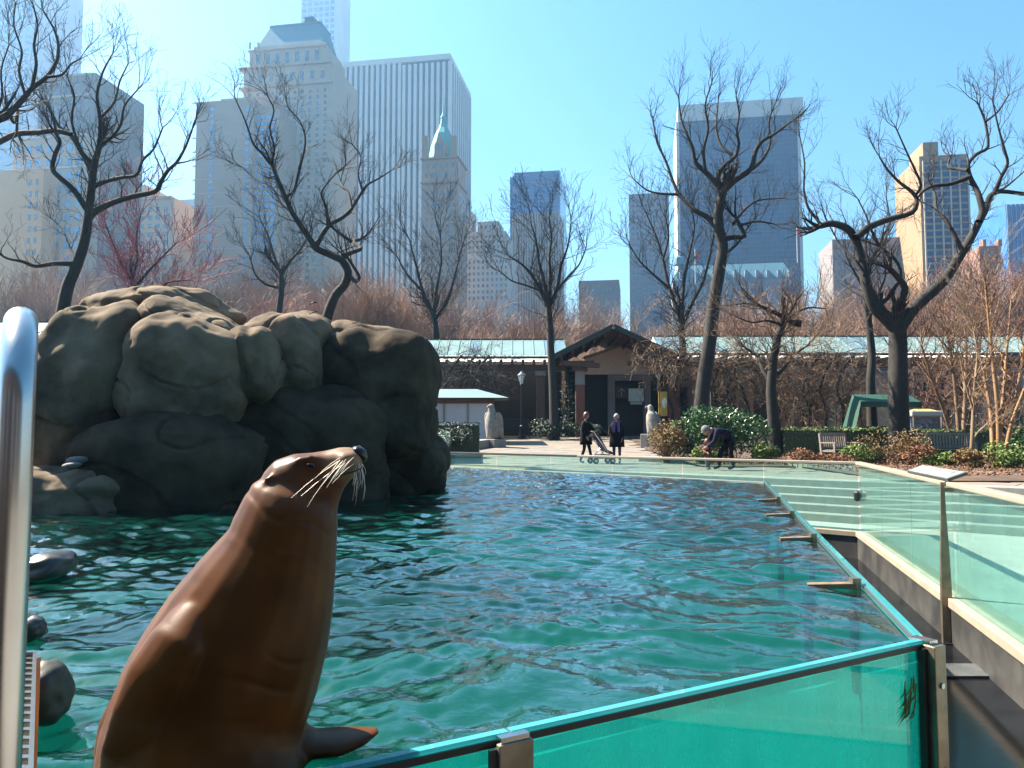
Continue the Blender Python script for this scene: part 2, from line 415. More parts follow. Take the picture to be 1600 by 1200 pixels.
for i in range(60):
    lam = 0.085 * (8.5 ** rs.rand()); k = 2 * math.pi / lam
    th = rs.normal(math.pi * 0.52, 0.62); ph = rs.rand() * 6.28
    amp = 0.0105 * lam ** 1.0 * rs.uniform(.5, 1.3)
    patch = 0.55 + 0.45 * np.sin(0.5 * X * rs.uniform(.4, 1.6) + 0.45 * Y * rs.uniform(.4, 1.6) + rs.rand() * 6.28)
    fade = np.clip(lam / (0.011 * Y), 0, 1)
    q = np.sin(k * (wx * math.cos(th) + wy * math.sin(th)) + ph)
    Z += amp * patch * fade * (q + 0.25 * (1 - np.abs(q)))
edge = np.minimum(np.minimum(uu, 1 - uu)[None, :] * 40, 1) * np.minimum(np.minimum(vv, 1 - vv)[:, None] * 60 + .25, 1)
Z = Z * edge - 0.012
idx = np.arange(NX * NY).reshape(NY, NX)
quads = np.stack([idx[:-1, :-1], idx[:-1, 1:], idx[1:, 1:], idx[1:, :-1]], -1).reshape(-1, 4)
me = bpy.data.meshes.new('pool_water')
me.vertices.add(NX * NY); me.vertices.foreach_set('co', np.stack([X, Y, Z], -1).reshape(-1).astype(np.float32))
me.loops.add(quads.size); me.loops.foreach_set('vertex_index', quads.reshape(-1).astype(np.int32))
me.polygons.add(len(quads)); me.polygons.foreach_set('loop_start', np.arange(0, quads.size, 4, dtype=np.int32))
me.polygons.foreach_set('use_smooth', [True] * len(quads)); me.update(calc_edges=True)
m_water = glassmat('water', (0.13, 0.46, 0.41), body=(0.005, 0.066, 0.055), bodyfac=0.52, ior=1.33, rough=0.03, refl=2.2, bump=(22.0, 0.22))
me.materials.append(m_water)
water = tag(link('pool_water', me), kind='structure')

# pool glass panels
m_pane = glassmat('pool_glass', (0.82, 0.98, 0.96), body=(0.02, 0.66, 0.62), bodyfac=0.42, ior=1.45, smear=5.0)
m_gedge = glassmat('glass_edge', (0.40, 0.90, 0.92), body=(0.10, 0.52, 0.58), bodyfac=0.65, ior=1.5)
pwall = thing('pool_glass_wall', 'teal glass wall around the near and right sides of the sea lion pool', 'glass wall')
def sub(name, parent, loc=(0,0,0)):
    o = bpy.data.objects.new(name, None); C.objects.link(o); o.parent = parent; o.location = loc; o.empty_display_size = .1; return o
def pool_panel(label, a, b, out):
    t = sub('glass_panel', pwall); t['label'] = label
    d = (b - a).normalized(); n = V2(-d.y, d.x) * out
    def pris(o0, o1, z0, z1, name, m):
        return MB().prism([a + n*o0, b + n*o0, b + n*o1, a + n*o1], z0, z1).build(name, m, t)
    pris(0.012, 0.038, ZM + 0.02, 0.008, 'pane', m_pane)
    pris(0.011, 0.039, 0.008, 0.026, 'polished_edge', m_gedge)
    pris(0.039, 0.047, -0.008, 0.012, 'gasket', m_black)
    pris(0.000, 0.011, -0.006, 0.016, 'inner_seal', mat('grey_seal', (0.09, 0.12, 0.13), 0.3))
    return t
nposts = [onz(785, 1132, 0.03).xy]
pm = pC + near_dir * ((pC - nposts[0]).length)
out_near = 1 if V2(-(-near_dir).y, (-near_dir).x).dot(V2(0.5, -1)) > 0 else -1
pool_panel('large teal glass pool panel between the steel plate and the corner post', pm - near_dir * 0.006, pC, out_near)
pool_panel('teal glass pool panel beside the sea lion flipper', pC + near_dir * 5.0, pm + near_dir * 0.006, out_near)
rd = (pF - pC).normalized(); rl = (pF - pC).length
out_r = -1
segs = [0.03, 2.6, 5.2, 7.8, rl]
for i, nm in enumerate(('nearest', 'second', 'third', 'farthest')):
    pool_panel(f'{nm} glass panel along the right edge of the pool', pC + rd * (segs[i] + .004), pC + rd * (segs[i+1] - .004), out_r)
def plate(label, p, d, n, w, th, z0, z1, m, name='steel_post'):
    t = sub(name, pwall, (p.x, p.y, ZM)); t['label'] = label
    M = Matrix(((d.x, n.x, 0, 0), (d.y, n.y, 0, 0), (0, 0, 1, 0), (0, 0, 0, 1)))
    o = MB().box(-w/2, w/2, 0, th, z0 - ZM, z1 - ZM, M).build('plate', m, t); bevel(o, 0.004)
    MB().box(-w/2 - .025, -w/2 - .002, 0, th * .5, z0 - ZM, z1 - ZM - .012, M).build('black_seal', m_black, t)
    MB().box(-w/2 + .01, w/2 - .01, -0.05, th * .6, z1 - ZM + .001, z1 - ZM + .016, M).build('clip', m_steel, t)
    for zz in (z1 - ZM - .16, z1 - ZM - .5):
        MB().tube([M @ Vector((0, th, zz)), M @ Vector((0, th + .008, zz))], .012, 10).build('bolt', m_steel, t)
    return t
nn = V2(-near_dir.y, near_dir.x)
if nn.dot(V2(0, -1)) < 0: nn = -nn
plate('flat weathered steel plate joining two teal glass panels at the bottom edge', pm + nn * 0.058, -near_dir, nn, 0.115, 0.022, ZM, 0.008, m_bronze)
plate('tall steel post at the near right corner of the pool glass', pC + nn * 0.03 - near_dir * 0.015, -near_dir, nn, 0.075, 0.07, ZM, 0.012, m_bronze)
m_weed = mat('pond_weed', (0.22, 0.22, 0.05), 0.7, 0.5, 20)
wd = MB(); rw = random.Random(8)
for i in range(18):
    b0 = pC + near_dir * rw.uniform(.07, .15); z0 = rw.uniform(-.22, -.1); 
    wd.tube([(b0.x + nn.x*.046, b0.y + nn.y*.046, z0), (b0.x + nn.x*.05 - .01, b0.y + nn.y*.05, z0 - .05), (b0.x + nn.x*.05 + near_dir.x*.05, b0.y + nn.y*.05, z0 - rw.uniform(.06, .11))], [.003, .004, .0015], 4)
tag(wd.build('pond_weed', m_weed), 'small tuft of olive weed stuck at the corner of the pool glass', 'weed')
# brackets standing in the water along the right edge
for i, (px, py, nm) in enumerate(((1330, 912, 'nearest'), (1278, 840, 'second'), (1237, 803, 'third'), (1218, 780, 'farthest'))):
    p = onz(px, py, 0.02).xy; s_ = (p - pC).dot(rd); p = pC + rd * s_
    inn = V2(-rd.y, rd.x)
    if inn.x > 0: inn = -inn
    t = thing('water_bracket', f'{nm} rusty steel bracket jutting into the pool from the right glass edge', 'bracket', (p.x, p.y, 0), group='brackets along the pool edge')
    a = inn * 0.04; b = inn * 0.30
    MB().bar((a.x, a.y, 0.012), (b.x, b.y, -0.005), 0.07, 0.03).build('arm', mat('rusty_arm', (0.22, 0.15, 0.09), 0.6, 0.5, 8), t)
    MB().bar((a.x, a.y, -0.6), (a.x, a.y, 0.055), 0.05, 0.05).build('upright', m_bronze, t)
    MB().bar((b.x, b.y, -0.5), (b.x, b.y, -0.02), 0.04, 0.04).build('strut', m_bronze, t)

# outer glass balustrade
m_rail = glassmat('rail_glass', (0.80, 0.955, 0.92), body=(0.30, 0.70, 0.64), bodyfac=0.07, ior=1.45, smear=4.0)
bal = thing('glass_balustrade', 'clear glass balustrade with tan cap around the far and right sides of the moat', 'balustrade')
def rail_panel(label, a, b, group):
    o = wall2(MB(), a, b, 0.016, ZCURB + .001, ZRAIL - 0.03, 1).build('pane', m_rail, bal); o['label'] = label
    return o
far_names = ['rightmost', 'second from right', 'third from right', 'fourth from right', 'fifth from right', 'sixth from right']
w_ = 1.75
for i, nm in enumerate(far_names):
    rail_panel(f'{nm} clear panel of the far glass balustrade across the pool', rR + tF * (0.02 + i * w_), rR + tF * (i * w_ + w_ - .008), 'far balustrade panels')
pp = rR + tR * ((8.3 - 13.8) / tR.y)
lp = (pp - rR).length
nearp = ['last pane before the corner of the right balustrade', 'middle pane of the right balustrade before the tapered post', 'greenish pane of the right balustrade next to the tapered post']
for i, nm in enumerate(nearp): rail_panel(nm + ', over the curb', rR + tR * (i * lp / 3 + .01), rR + tR * ((i+1) * lp / 3 - .008), 'right balustrade panels')
rail_panel('large greenish balustrade pane at the right edge, near side of the tapered post', pp + tR * 0.06, pp + tR * 2.6, 'right balustrade panels')
rail_panel('balustrade pane nearest the viewer along the right curb', pp + tR * 2.61, pp + tR * 5.2, 'right balustrade panels')
cap = sub('rail_cap', bal)
def capseg(a, b, m, w, h, name='cap'):
    o = MB().bar((a.x, a.y, ZRAIL - h/2 + .01), (b.x, b.y, ZRAIL - h/2 + .01), w, h).build(name, m, cap); bevel(o, .012); return o
capseg(rR - tF * 0.02, rR + tF * 6.2, m_cap, 0.13, 0.055)
capseg(rR + tF * 6.21, rR + tF * 13, mat('dark_cap', (0.05, 0.05, 0.05), 0.35), 0.11, 0.05)
capseg(rR + tR * 0.05, pp - tR * 0.03, m_cap, 0.13, 0.055)
capseg(pp + tR * 0.03, pp + tR * 5.3, m_cap, 0.13, 0.055)
MB().tube([(rR.x, rR.y, ZRAIL - .055), (rR.x, rR.y, ZRAIL + .012)], .068, 14).build('corner_joint', m_cap, cap)
clp = sub('glass_clamp', bal, (rR.x - .05, rR.y - .02, -0.24))
MB().tube([(0,0,-.09), (0,0,-.06), (0,0,.06), (0,0,.09)], [.03, .06, .06, .03], 10).build('body', m_black, clp); MB().box(-.02, .08, -.03, .03, -.03, .03).build('jaw', m_black, clp)
po = sub('tapered_post', bal, (pp.x, pp.y, ZM))
nin = -nR
prof = [(0, .055, .10), (0.5, .055, .10), (0.9, .045, .085), (1.35, .03, .05), (1.70, .02, .035)]
rings = []
for (z, w, dd) in prof:
    rings.append([Vector((tR.x * a * w/1.6 + nin.x * (b * dd/2 + .09), tR.y * a * w/1.6 + nin.y * (b * dd/2 + .09), z)) for a, b in ((-1,-1), (1,-1), (1,1), (-1,1))])
MB().loft(rings).build('shaft', m_bronze, po)
MB().bar((nin.x*.05, nin.y*.05, 0.0), (nin.x*.13, nin.y*.13, 0.0), .16, .03).build('foot', m_black, po)
MB().bar((nin.x*-.02, nin.y*-.02, 1.62), (nin.x*.10, nin.y*.10, 1.62), .03, .04).build('bracket', m_bronze, po)
# reading panel mounted on the rail
sg = thing('information_panel', 'tilted pale information panel fixed on the handrail by the tapered post', 'sign', (0,0,0))
a, b = pp + tR * -1.7, pp + tR * 0.12
ins, outs = -nR * 0.06, nR * 0.13
zl, zh = ZRAIL + 0.015, ZRAIL + 0.09
q = [Vector((*(a + ins), zl)), Vector((*(b + ins), zl)), Vector((*(b + outs), zh)), Vector((*(a + outs), zh))]
up = (q[1]-q[0]).cross(q[3]-q[0]).normalized(); up = up if up.z > 0 else -up
MB().add([p for p in q] + [p + up * .03 for p in q], [(3,2,1,0), (4,5,6,7), (0,1,5,4), (1,2,6,5), (2,3,7,6), (3,0,4,7)]).build('board', mat('panel_grey', (0.10, 0.11, 0.11), 0.5), sg)
q2 = [p.lerp(sum(q, Vector())/4, .05) + up * .033 for p in q]
MB().add(q2, [(0,1,2,3)]).build('face', mat('panel_face', (0.30, 0.31, 0.30), 0.4, 0.5, 9), sg)
# pale stepping slab on the moat floor
p = onz(1510, 1050, ZM).xy
tag(MB().prism([p + V2(-.55, -.18), p + V2(.62, -.18), p + V2(.62, .2), p + V2(-.55, .2)], ZM + .004, ZM + .02).build('drain_cover', mat('wet_slab', (0.14, 0.15, 0.16), 0.15, 0.3, 5)), 'smooth grey drain cover on the wet dark moat floor', 'drain cover')
# ------------------------------------------------------------------ boulders
from mathutils import noise as mnoise
def boulder_mesh(name, w, h, d, rot, seed, m, power=2.5, rough=0.10, sub=5, crag=0.03, crack=0.0):
    bm = bmesh.new(); bmesh.ops.create_icosphere(bm, subdivisions=sub, radius=1.0)
    off = Vector((seed * 7.31, seed * 3.17, seed * 1.93)); ca, sa = math.cos(R(rot)), math.sin(R(rot))
    for v in bm.verts:
        p = v.co.normalized()
        r = (abs(p.x)**power + abs(p.y)**power + abs(p.z)**power) ** (-1.0 / power)
        r *= 1 + rough * 1.7 * mnoise.noise(p * 1.1 + off) + rough * 0.7 * mnoise.noise(p * 2.7 + off)
        q = Vector((p.x * r * w / 2, p.y * r * d / 2, p.z * r * h / 2))
        n = mnoise.fractal(q * 2.2 + off, 1.0, 2.0, 4)
        q += p * crag * n
        if crack:
            cr = abs(mnoise.noise(Vector((q.x * 1.15, q.y * 1.15, q.z * 1.7)) + off * 2)); q -= p * crack * max(0.0, 1 - cr / .04)
            st = mnoise.noise(Vector((q.x * .7, q.y * .7, q.z * 4.5)) + off); q += p * .018 * st
        v.co = (q.x * ca - q.z * sa, q.y, q.x * sa + q.z * ca)
    me = bpy.data.meshes.new(name); bm.to_mesh(me); bm.free(); me.materials.append(m)
    me.polygons.foreach_set('use_smooth', [True] * len(me.polygons)); return me
rock = thing('rock_outcrop', 'big pile of rounded brown boulders rising from the pool behind the sea lion', 'rocks', (0,0,0))
# cx, cy, w, h (photo pixels), tilt, distance, thickness, seed, power
BLD = [(150, 612, 172, 268, -17, 10.0, 2.0, 1, 2.7), (300, 592, 182, 180, -14, 9.9, 1.7, 2, 2.8), (252, 497, 215, 80, 7, 11.0, 1.9, 3, 2.4),
       (312, 520, 152, 80, -24, 10.3, 1.6, 4, 2.6), (404, 575, 78, 130, 0, 10.1, 1.2, 5, 2.6), (455, 570, 132, 165, -4, 11.0, 1.8, 6, 2.9),
       (588, 628, 190, 215, -3, 11.6, 2.3, 7, 3.2), (594, 540, 150, 52, -12, 12.0, 2.0, 8, 2.6), (268, 738, 265, 185, 0, 9.5, 1.5, 9, 2.6),
       (470, 715, 270, 230, 0, 10.7, 1.8, 10, 2.5), (622, 722, 160, 120, -24, 12.1, 2.2, 11, 2.4), (118, 775, 215, 88, -2, 9.2, 1.5, 12, 2.8),
       (372, 690, 520, 300, 0, 12.6, 2.4, 13, 2.6)]
for (cx, cy_, w, h, rot, Yd, th, sd_, pw) in BLD:
    k = Yd / F; c = at(cx, cy_, Yd)
    link('boulder', boulder_mesh('boulder', w * k, h * k, th, rot, sd_, m_rockshade if sd_ in (7, 9, 10, 11, 13) else m_rocklit, pw + .35, 0.08, 6, .048, .055), rock, c)
for i, (cx, cy_, w, h, Yd, lab) in enumerate(((120, 719, 30, 12, 8.75, 'small grey flat stone lying on the sunlit rock ledge'), (112, 727, 26, 9, 8.6, 'smaller pale flat stone in front of the grey one on the ledge'), (524, 530, 24, 20, 10.9, 'small round stone wedged between two boulder tops'))):
    k = Yd / F
    tag(link('loose_stone', boulder_mesh('loose_stone', w*k, h*k, w*k*.8, 5, 20 + i, mat('grey_stone', (0.20, 0.20, 0.21), 0.8, 0.3, 6), 2.3, .1, 3, .01), None, at(cx, cy_, Yd)), lab, 'stone')
for i, (cx, cy_, w, h, lab) in enumerate(((72, 885, 75, 42, 'low grey rock breaking the water left of the sea lion'), (45, 985, 42, 36, 'small dark rock in the water by the steel handrail'), (66, 1085, 72, 96, 'mossy dark rock in the water beside the ladder grating'))):
    p = onz(cx, cy_ + h * .42, 0.0); k = p.y / F
    tag(link('water_rock', boulder_mesh('water_rock', w*k, h*k, w*k*1.2, 8, 30 + i, [m_rockwet, m_rockwet, mat('mossy_rock', (0.035, 0.032, 0.018), 0.5, 0.6, 9, 0.8, 25)][i], 2.3, .14, 4, .02), None, at(cx, cy_, p.y)), lab, 'rock')

# ------------------------------------------------------------------ steel handrail and ladder grating
hr = thing('pool_handrail', 'shiny bent steel handrail of the pool ladder at the left edge', 'handrail', (0,0,0))
fx = at(31, 500, 0.95).x; rxp = at(36, 500, 1.19).x
z_top = at(33, 503, 1.07).z; rad = 0.12
a = Vector((fx, 0.95, 0)); b = Vector((rxp, 1.19, 0)); mid = (a + b) / 2; half = (a - b) / 2
arc = []
for i in range(13):
    t = math.pi * i / 12; arc.append(mid + half * math.cos(t) + Vector((0, 0, z_top - rad + rad * math.sin(t))))
MB().tube([Vector((a.x, a.y, z)) for z in (-0.5, -0.1, .3, .6, .8)] + arc + [Vector((b.x, b.y, z)) for z in (.8, .6, .3, -0.1, -0.5)], 0.0205, 28, ref=np.array([.85, .53, 0])).build('rail', mat('polished_steel', (0.46, 0.45, 0.45), 0.24, 0.04, 10, metal=1.0), hr, smooth=True)
for p in (a, b): MB().tube([(p.x, p.y, -.52), (p.x, p.y, -.49)], .045, 18).build('flange', m_steel, hr)
gr = thing('ladder_grating', 'narrow steel grating tread with cross bars below the handrail', 'grating', (0,0,0))
zg = 0.33
q = [onz(26, 1028, zg), onz(54, 1028, zg), onz(47, 1230, zg), onz(4, 1230, zg)]
for (i, j) in ((0, 3), (1, 2), (0, 1)): MB().bar(q[i], q[j], .008, .03).build('side_bar', m_steel, gr)
for k in range(17):
    t = (k + .5) / 17; MB().bar(q[0].lerp(q[3], t), q[1].lerp(q[2], t), .014, .012).build('cross_bar', m_steel, gr)
for p in (q[0], q[1]): MB().bar(p, (p.x, p.y, -0.9), .02, .02).build('support', m_steel, gr)

# ------------------------------------------------------------------ the sea lion
SY = 2.2
def sl_loft(mb, rings, n=22):   # rings: px, py, half width px, depth ratio, distance
    pts = [at(r[0], r[1], r[4]) for r in rings]; out = []
    for i, r in enumerate(rings):
        t = (pts[min(i+1, len(pts)-1)] - pts[max(i-1, 0)]).normalized()
        perp = t.cross(Vector((0, 1, 0))).normalized(); dep = perp.cross(t).normalized()
        rr = r[2] * r[4] / F
        out.append([pts[i] + perp * (rr * math.cos(a)) + dep * (rr * r[3] * math.sin(a)) for a in [2*math.pi*j/n for j in range(n)]])
    mb.loft(out)
b = MB()
sl_loft(b, [(322, 1262, 120, .80, 2.14), (318, 1215, 160, .78, 2.15), (318, 1150, 150, .80, 2.17), (337, 1090, 144, .84, 2.19), (366, 1030, 138, .86, 2.2), (392, 970, 126, .88, 2.2), (419, 910, 107, .90, 2.2),
            (438, 860, 89, .92, 2.2), (449, 815, 78, .94, 2.2), (455, 790, 73, .92, 2.2), (459, 770, 64, .9, 2.2), (465, 754, 42, .88, 2.2), (469, 742, 20, .88, 2.2)])
sl_loft(b, [(420, 776, 22, .9, 2.2), (432, 768, 36, .95, 2.2), (450, 757, 43, .95, 2.2), (475, 746, 40, .95, 2.2), (498, 738, 33, .95, 2.2), (520, 729, 27.5, 1.0, 2.2), (540, 721, 24, 1.08, 2.2), (555, 717, 19, 1.0, 2.2), (564, 714, 11, .9, 2.2), (568, 713, 4, .9, 2.2)])
sl_loft(b, [(490, 768, 12, .8, 2.2), (510, 758, 20, .8, 2.2), (530, 745, 18, .85, 2.2), (548, 736, 11, .8, 2.2), (556, 732, 5, .8, 2.2)])        # lower jaw
sl_loft(b, [(494, 812, 30, .85, 2.2), (502, 788, 27, .85, 2.2), (513, 769, 22, .82, 2.2), (528, 753, 15, .8, 2.2), (542, 743, 8, .8, 2.2)])        # throat
for s_ in (-1, 1):                                                                        # whisker pads
    sl_loft(b, [(524, 727, 6, 1, 2.2 + s_ * .028), (538, 722, 17, 1, 2.2 + s_ * .030), (552, 719, 15, 1, 2.2 + s_ * .024), (562, 717, 6, 1, 2.2 + s_ * .016)])
    sl_loft(b, [(452, 728, 5, .6, 2.2 + s_ * .052), (468, 722, 9, .6, 2.2 + s_ * .056), (486, 718, 9, .6, 2.2 + s_ * .05), (502, 718, 4, .6, 2.2 + s_ * .042)], 12)   # brow
    sl_loft(b, [(424, 745, 5, .7, 2.2 + s_ * .066), (415, 749, 4.2, .7, 2.2 + s_ * .073), (406, 757, 1.6, .7, 2.2 + s_ * .078)], 10)   # ear flaps
# fore flippers: far one planted on the glass edge, near one hanging along the flank
def fl_loft(mb, path, n=16):    # path: px, py, distance, half breadth (m), half thickness (m), breadth dir
    pts = [at(p[0], p[1], p[2]) for p in path]; out = []
    for i, p in enumerate(path):
        t = (pts[min(i+1, len(pts)-1)] - pts[max(i-1, 0)]).normalized()
        bd = Vector(p[5]); bd = (bd - t * bd.dot(t)).normalized(); th = t.cross(bd)
        out.append([pts[i] + bd * (p[3] * math.cos(a)) + th * (p[4] * math.sin(a)) for a in [2*math.pi*j/n for j in range(n)]])
    mb.loft(out)
fl_loft(b, [(420, 1080, 2.22, .10, .09, (0,1,0)), (440, 1125, 2.22, .085, .06, (0,1,0)), (462, 1150, 2.22, .075, .035, (0,1,0)), (490, 1162, 2.23, .08, .028, (0,1,0)), (530, 1158, 2.25, .075, .024, (0,1,.1)), (565, 1150, 2.27, .055, .017, (0,1,.1)), (592, 1140, 2.29, .02, .007, (0,1,.1))])
fl_loft(b, [(335, 925, 2.13, .03, .03, (1,0,.5)), (308, 962, 2.07, .065, .05, (1,0,.45)), (276, 1005, 2.015, .085, .048, (1,0,.4)), (244, 1060, 1.985, .085, .034, (1,0,.3)), (218, 1120, 1.97, .075, .024, (1,0,.2)), (200, 1180, 1.99, .07, .02, (1,0,.1)), (188, 1250, 2.07, .06, .015, (1,0,.1))])
fl_loft(b, [(262, 1000, 2.25, .07, .05, (1,0,.4)), (215, 1075, 2.24, .06, .04, (1,0,.4)), (180, 1135, 2.22, .05, .03, (1,0,.2)), (168, 1200, 2.2, .05, .02, (1,0,.1)), (165, 1260, 2.2, .04, .012, (1,0,.1))])
raw = b.build('raw', None)
md = raw.modifiers.new('r', 'REMESH'); md.mode = 'VOXEL'; md.voxel_size = 0.0062
md = raw.modifiers.new('s', 'SMOOTH'); md.factor = 0.6; md.iterations = 14
m_fur = bpy.data.materials.new('sea_lion_fur'); m_fur.use_nodes = True
t = m_fur.node_tree; p = t.nodes['Principled BSDF']
at_ = t.nodes.new('ShaderNodeAttribute'); at_.attribute_name = 'fur'
tc = t.nodes.new('ShaderNodeTexCoord'); n1 = t.nodes.new('ShaderNodeTexNoise'); n1.inputs['Scale'].default_value = 7; n1.inputs['Detail'].default_value = 6
mp = t.nodes.new('ShaderNodeMapping'); mp.inputs['Scale'].default_value = (260, 260, 60); mp.inputs['Rotation'].default_value = (0, R(28), 0)
n2 = t.nodes.new('ShaderNodeTexNoise'); n2.inputs['Scale'].default_value = 1.0; n2.inputs['Detail'].default_value = 3
t.links.new(tc.outputs['Object'], n1.inputs['Vector']); t.links.new(tc.outputs['Object'], mp.inputs['Vector']); t.links.new(mp.outputs[0], n2.inputs['Vector'])
rp = t.nodes.new('ShaderNodeMapRange'); rp.inputs[1].default_value = .3; rp.inputs[2].default_value = .7; rp.inputs[3].default_value = .6; rp.inputs[4].default_value = 1.3
t.links.new(n1.outputs['Fac'], rp.inputs[0])
mu = t.nodes.new('ShaderNodeVectorMath'); mu.operation = 'SCALE'; t.links.new(at_.outputs['Color'], mu.inputs[0]); t.links.new(rp.outputs[0], mu.inputs['Scale'])
t.links.new(mu.outputs[0], p.inputs['Base Color'])
p.inputs['Roughness'].default_value = 0.40; p.inputs['Specular IOR Level'].default_value = 0.12; p.inputs['Coat Weight'].default_value = 0.07; p.inputs['Coat Roughness'].default_value = 0.3
bp = t.nodes.new('ShaderNodeBump'); bp.inputs['Strength'].default_value = .35; bp.inputs['Distance'].default_value = .0011
t.links.new(n2.outputs['Fac'], bp.inputs['Height']); t.links.new(bp.outputs[0], p.inputs['Normal'])
sea = thing('sea_lion', 'glossy brown sea lion sitting upright on the pool edge, nose raised', 'sea lion', (0,0,0))
body = baked(raw, 'body', m_fur, sea)
me = body.data; nv = len(me.vertices); co = np.empty(nv * 3); me.vertices.foreach_get('co', co); co = co.reshape(-1, 3)
vn = np.empty(nv * 3); me.vertices.foreach_get('normal', vn); vn = vn.reshape(-1, 3)
sx, sz = co[:, 0] + .66, co[:, 2]; ax = sz * .93 + sx * .36                       # along the neck and trunk
zone = np.clip((sz - .10) / .25, 0, 1) * np.clip((.80 - sz) / .08, 0, 1)
wob = np.array([mnoise.noise(Vector((x * 5, y * 5, z * 5))) for x, y, z in co]); wob2 = np.array([mnoise.noise(Vector((x * 3 + 9, y * 3, z * 3))) for x, y, z in co])
fold = np.maximum(0, np.sin(ax * 62 + wob * 5)) ** 4 * np.clip(wob2 * 2.2 + .15, 0, 1)
co = co + vn * ((-.0045 * fold * zone + .004 * wob * np.clip((.9 - sz) / .3, 0, 1))[:, None]); me.vertices.foreach_set('co', co.reshape(-1)); me.update()
mz = np.array(at(546, 718, 2.2)); eye = np.array(at(480, 727, 2.2))
d = np.linalg.norm((co - mz) * np.array([1, .8, 1]), axis=1)
w = np.clip((0.085 - d) / 0.05, 0, 1)[:, None]
hd = np.clip((0.20 - np.linalg.norm(co - eye, axis=1)) / 0.1, 0, 1)[:, None]
col = np.array([[.078, .025, .003]]) * (1 - hd) + np.array([[.080, .034, .015]]) * hd
col = col * (1 - w) + np.array([[.24, .16, .105]]) * w
ca = me.color_attributes.new('fur', 'FLOAT_COLOR', 'POINT'); ca.data.foreach_set('color', np.concatenate([col, np.ones((nv, 1))], 1).reshape(-1))
nose = MB(); sl_loft(nose, [(551, 703, 5, 1.5, 2.2), (558, 704, 9, 1.5, 2.2), (565, 709, 9, 1.4, 2.2), (569, 716, 6, 1.2, 2.2), (569, 722, 2, 1, 2.2)], 14)
nose.build('nose', mat('wet_nose', (0.012, 0.010, 0.010), 0.3), sea, smooth=True)
for s_ in (-1, 1):
    c = at(486, 727, 2.2 + s_ * .064)
    e = link('eye', boulder_mesh('eye', .026, .011, .014, -14, 1, mat('eye_dark', (0.006, 0.005, 0.005), 0.08), 2, 0, 3, 0), sea, c)
    MB().tube([at(472, 731, 2.2 + s_*.066), at(480, 725, 2.2 + s_*.070), at(490, 722, 2.2 + s_*.069), at(500, 722, 2.2 + s_*.062)], [.001, .004, .004, .001], 8).build('lid', m_fur, e, smooth=True)
mo = MB().tube([at(566, 731, 2.165), at(552, 737, 2.152), at(536, 741, 2.147), at(520, 746, 2.146), at(508, 752, 2.150)], [.0015, .003, .003, .0025, .001], 6)
mo.build('mouth', m_black, sea)
m_whisk = mat('whisker', (0.80, 0.74, 0.62), 0.4)
rw = random.Random(4); wh = []
for i in range(15):            # side whiskers sweeping back and down
    x0, y0 = rw.uniform(526, 556), rw.uniform(713, 733); s_ = -1 if i % 4 else 1
    L = rw.uniform(28, 80) * (1.15 if x0 < 540 else .55); ang = R(rw.uniform(128, 152))
    dx, dy = math.cos(ang), math.sin(ang); Y0 = 2.2 + s_ * .052
    wh.append([(x0 + dx * L * t, y0 + dy * L * t + 10 * t * t, Y0 + s_ * .06 * t) for t in (0, .33, .66, 1)])
for i in range(14):            # whiskers hanging from the lip
    x0, y0 = rw.uniform(548, 567), rw.uniform(722, 737); s_ = rw.choice((-1, 1)); L = rw.uniform(18, 56)
    k = rw.uniform(-.12, .12); Y0 = 2.2 + s_ * rw.uniform(.01, .045)
    wh.append([(x0 + 6 * math.sin(2.6 * t) + k * L * t, y0 + L * t, Y0 + s_ * .03 * t) for t in (0, .33, .66, 1)])
for q in wh: MB().tube([at(*z) for z in q], [.00065, .0006, .0005, .00025], 5).build('whisker', m_whisk, sea)
lg = link('rock_ledge', boulder_mesh('rock_ledge', 1.05, .9, 0.62, 0, 44, m_rockwet, 4, .05, 4, .01), None, (-0.95, 1.86, -0.485))
tag(lg, 'wet dark ledge under the sea lion at the pool rim', 'rock')
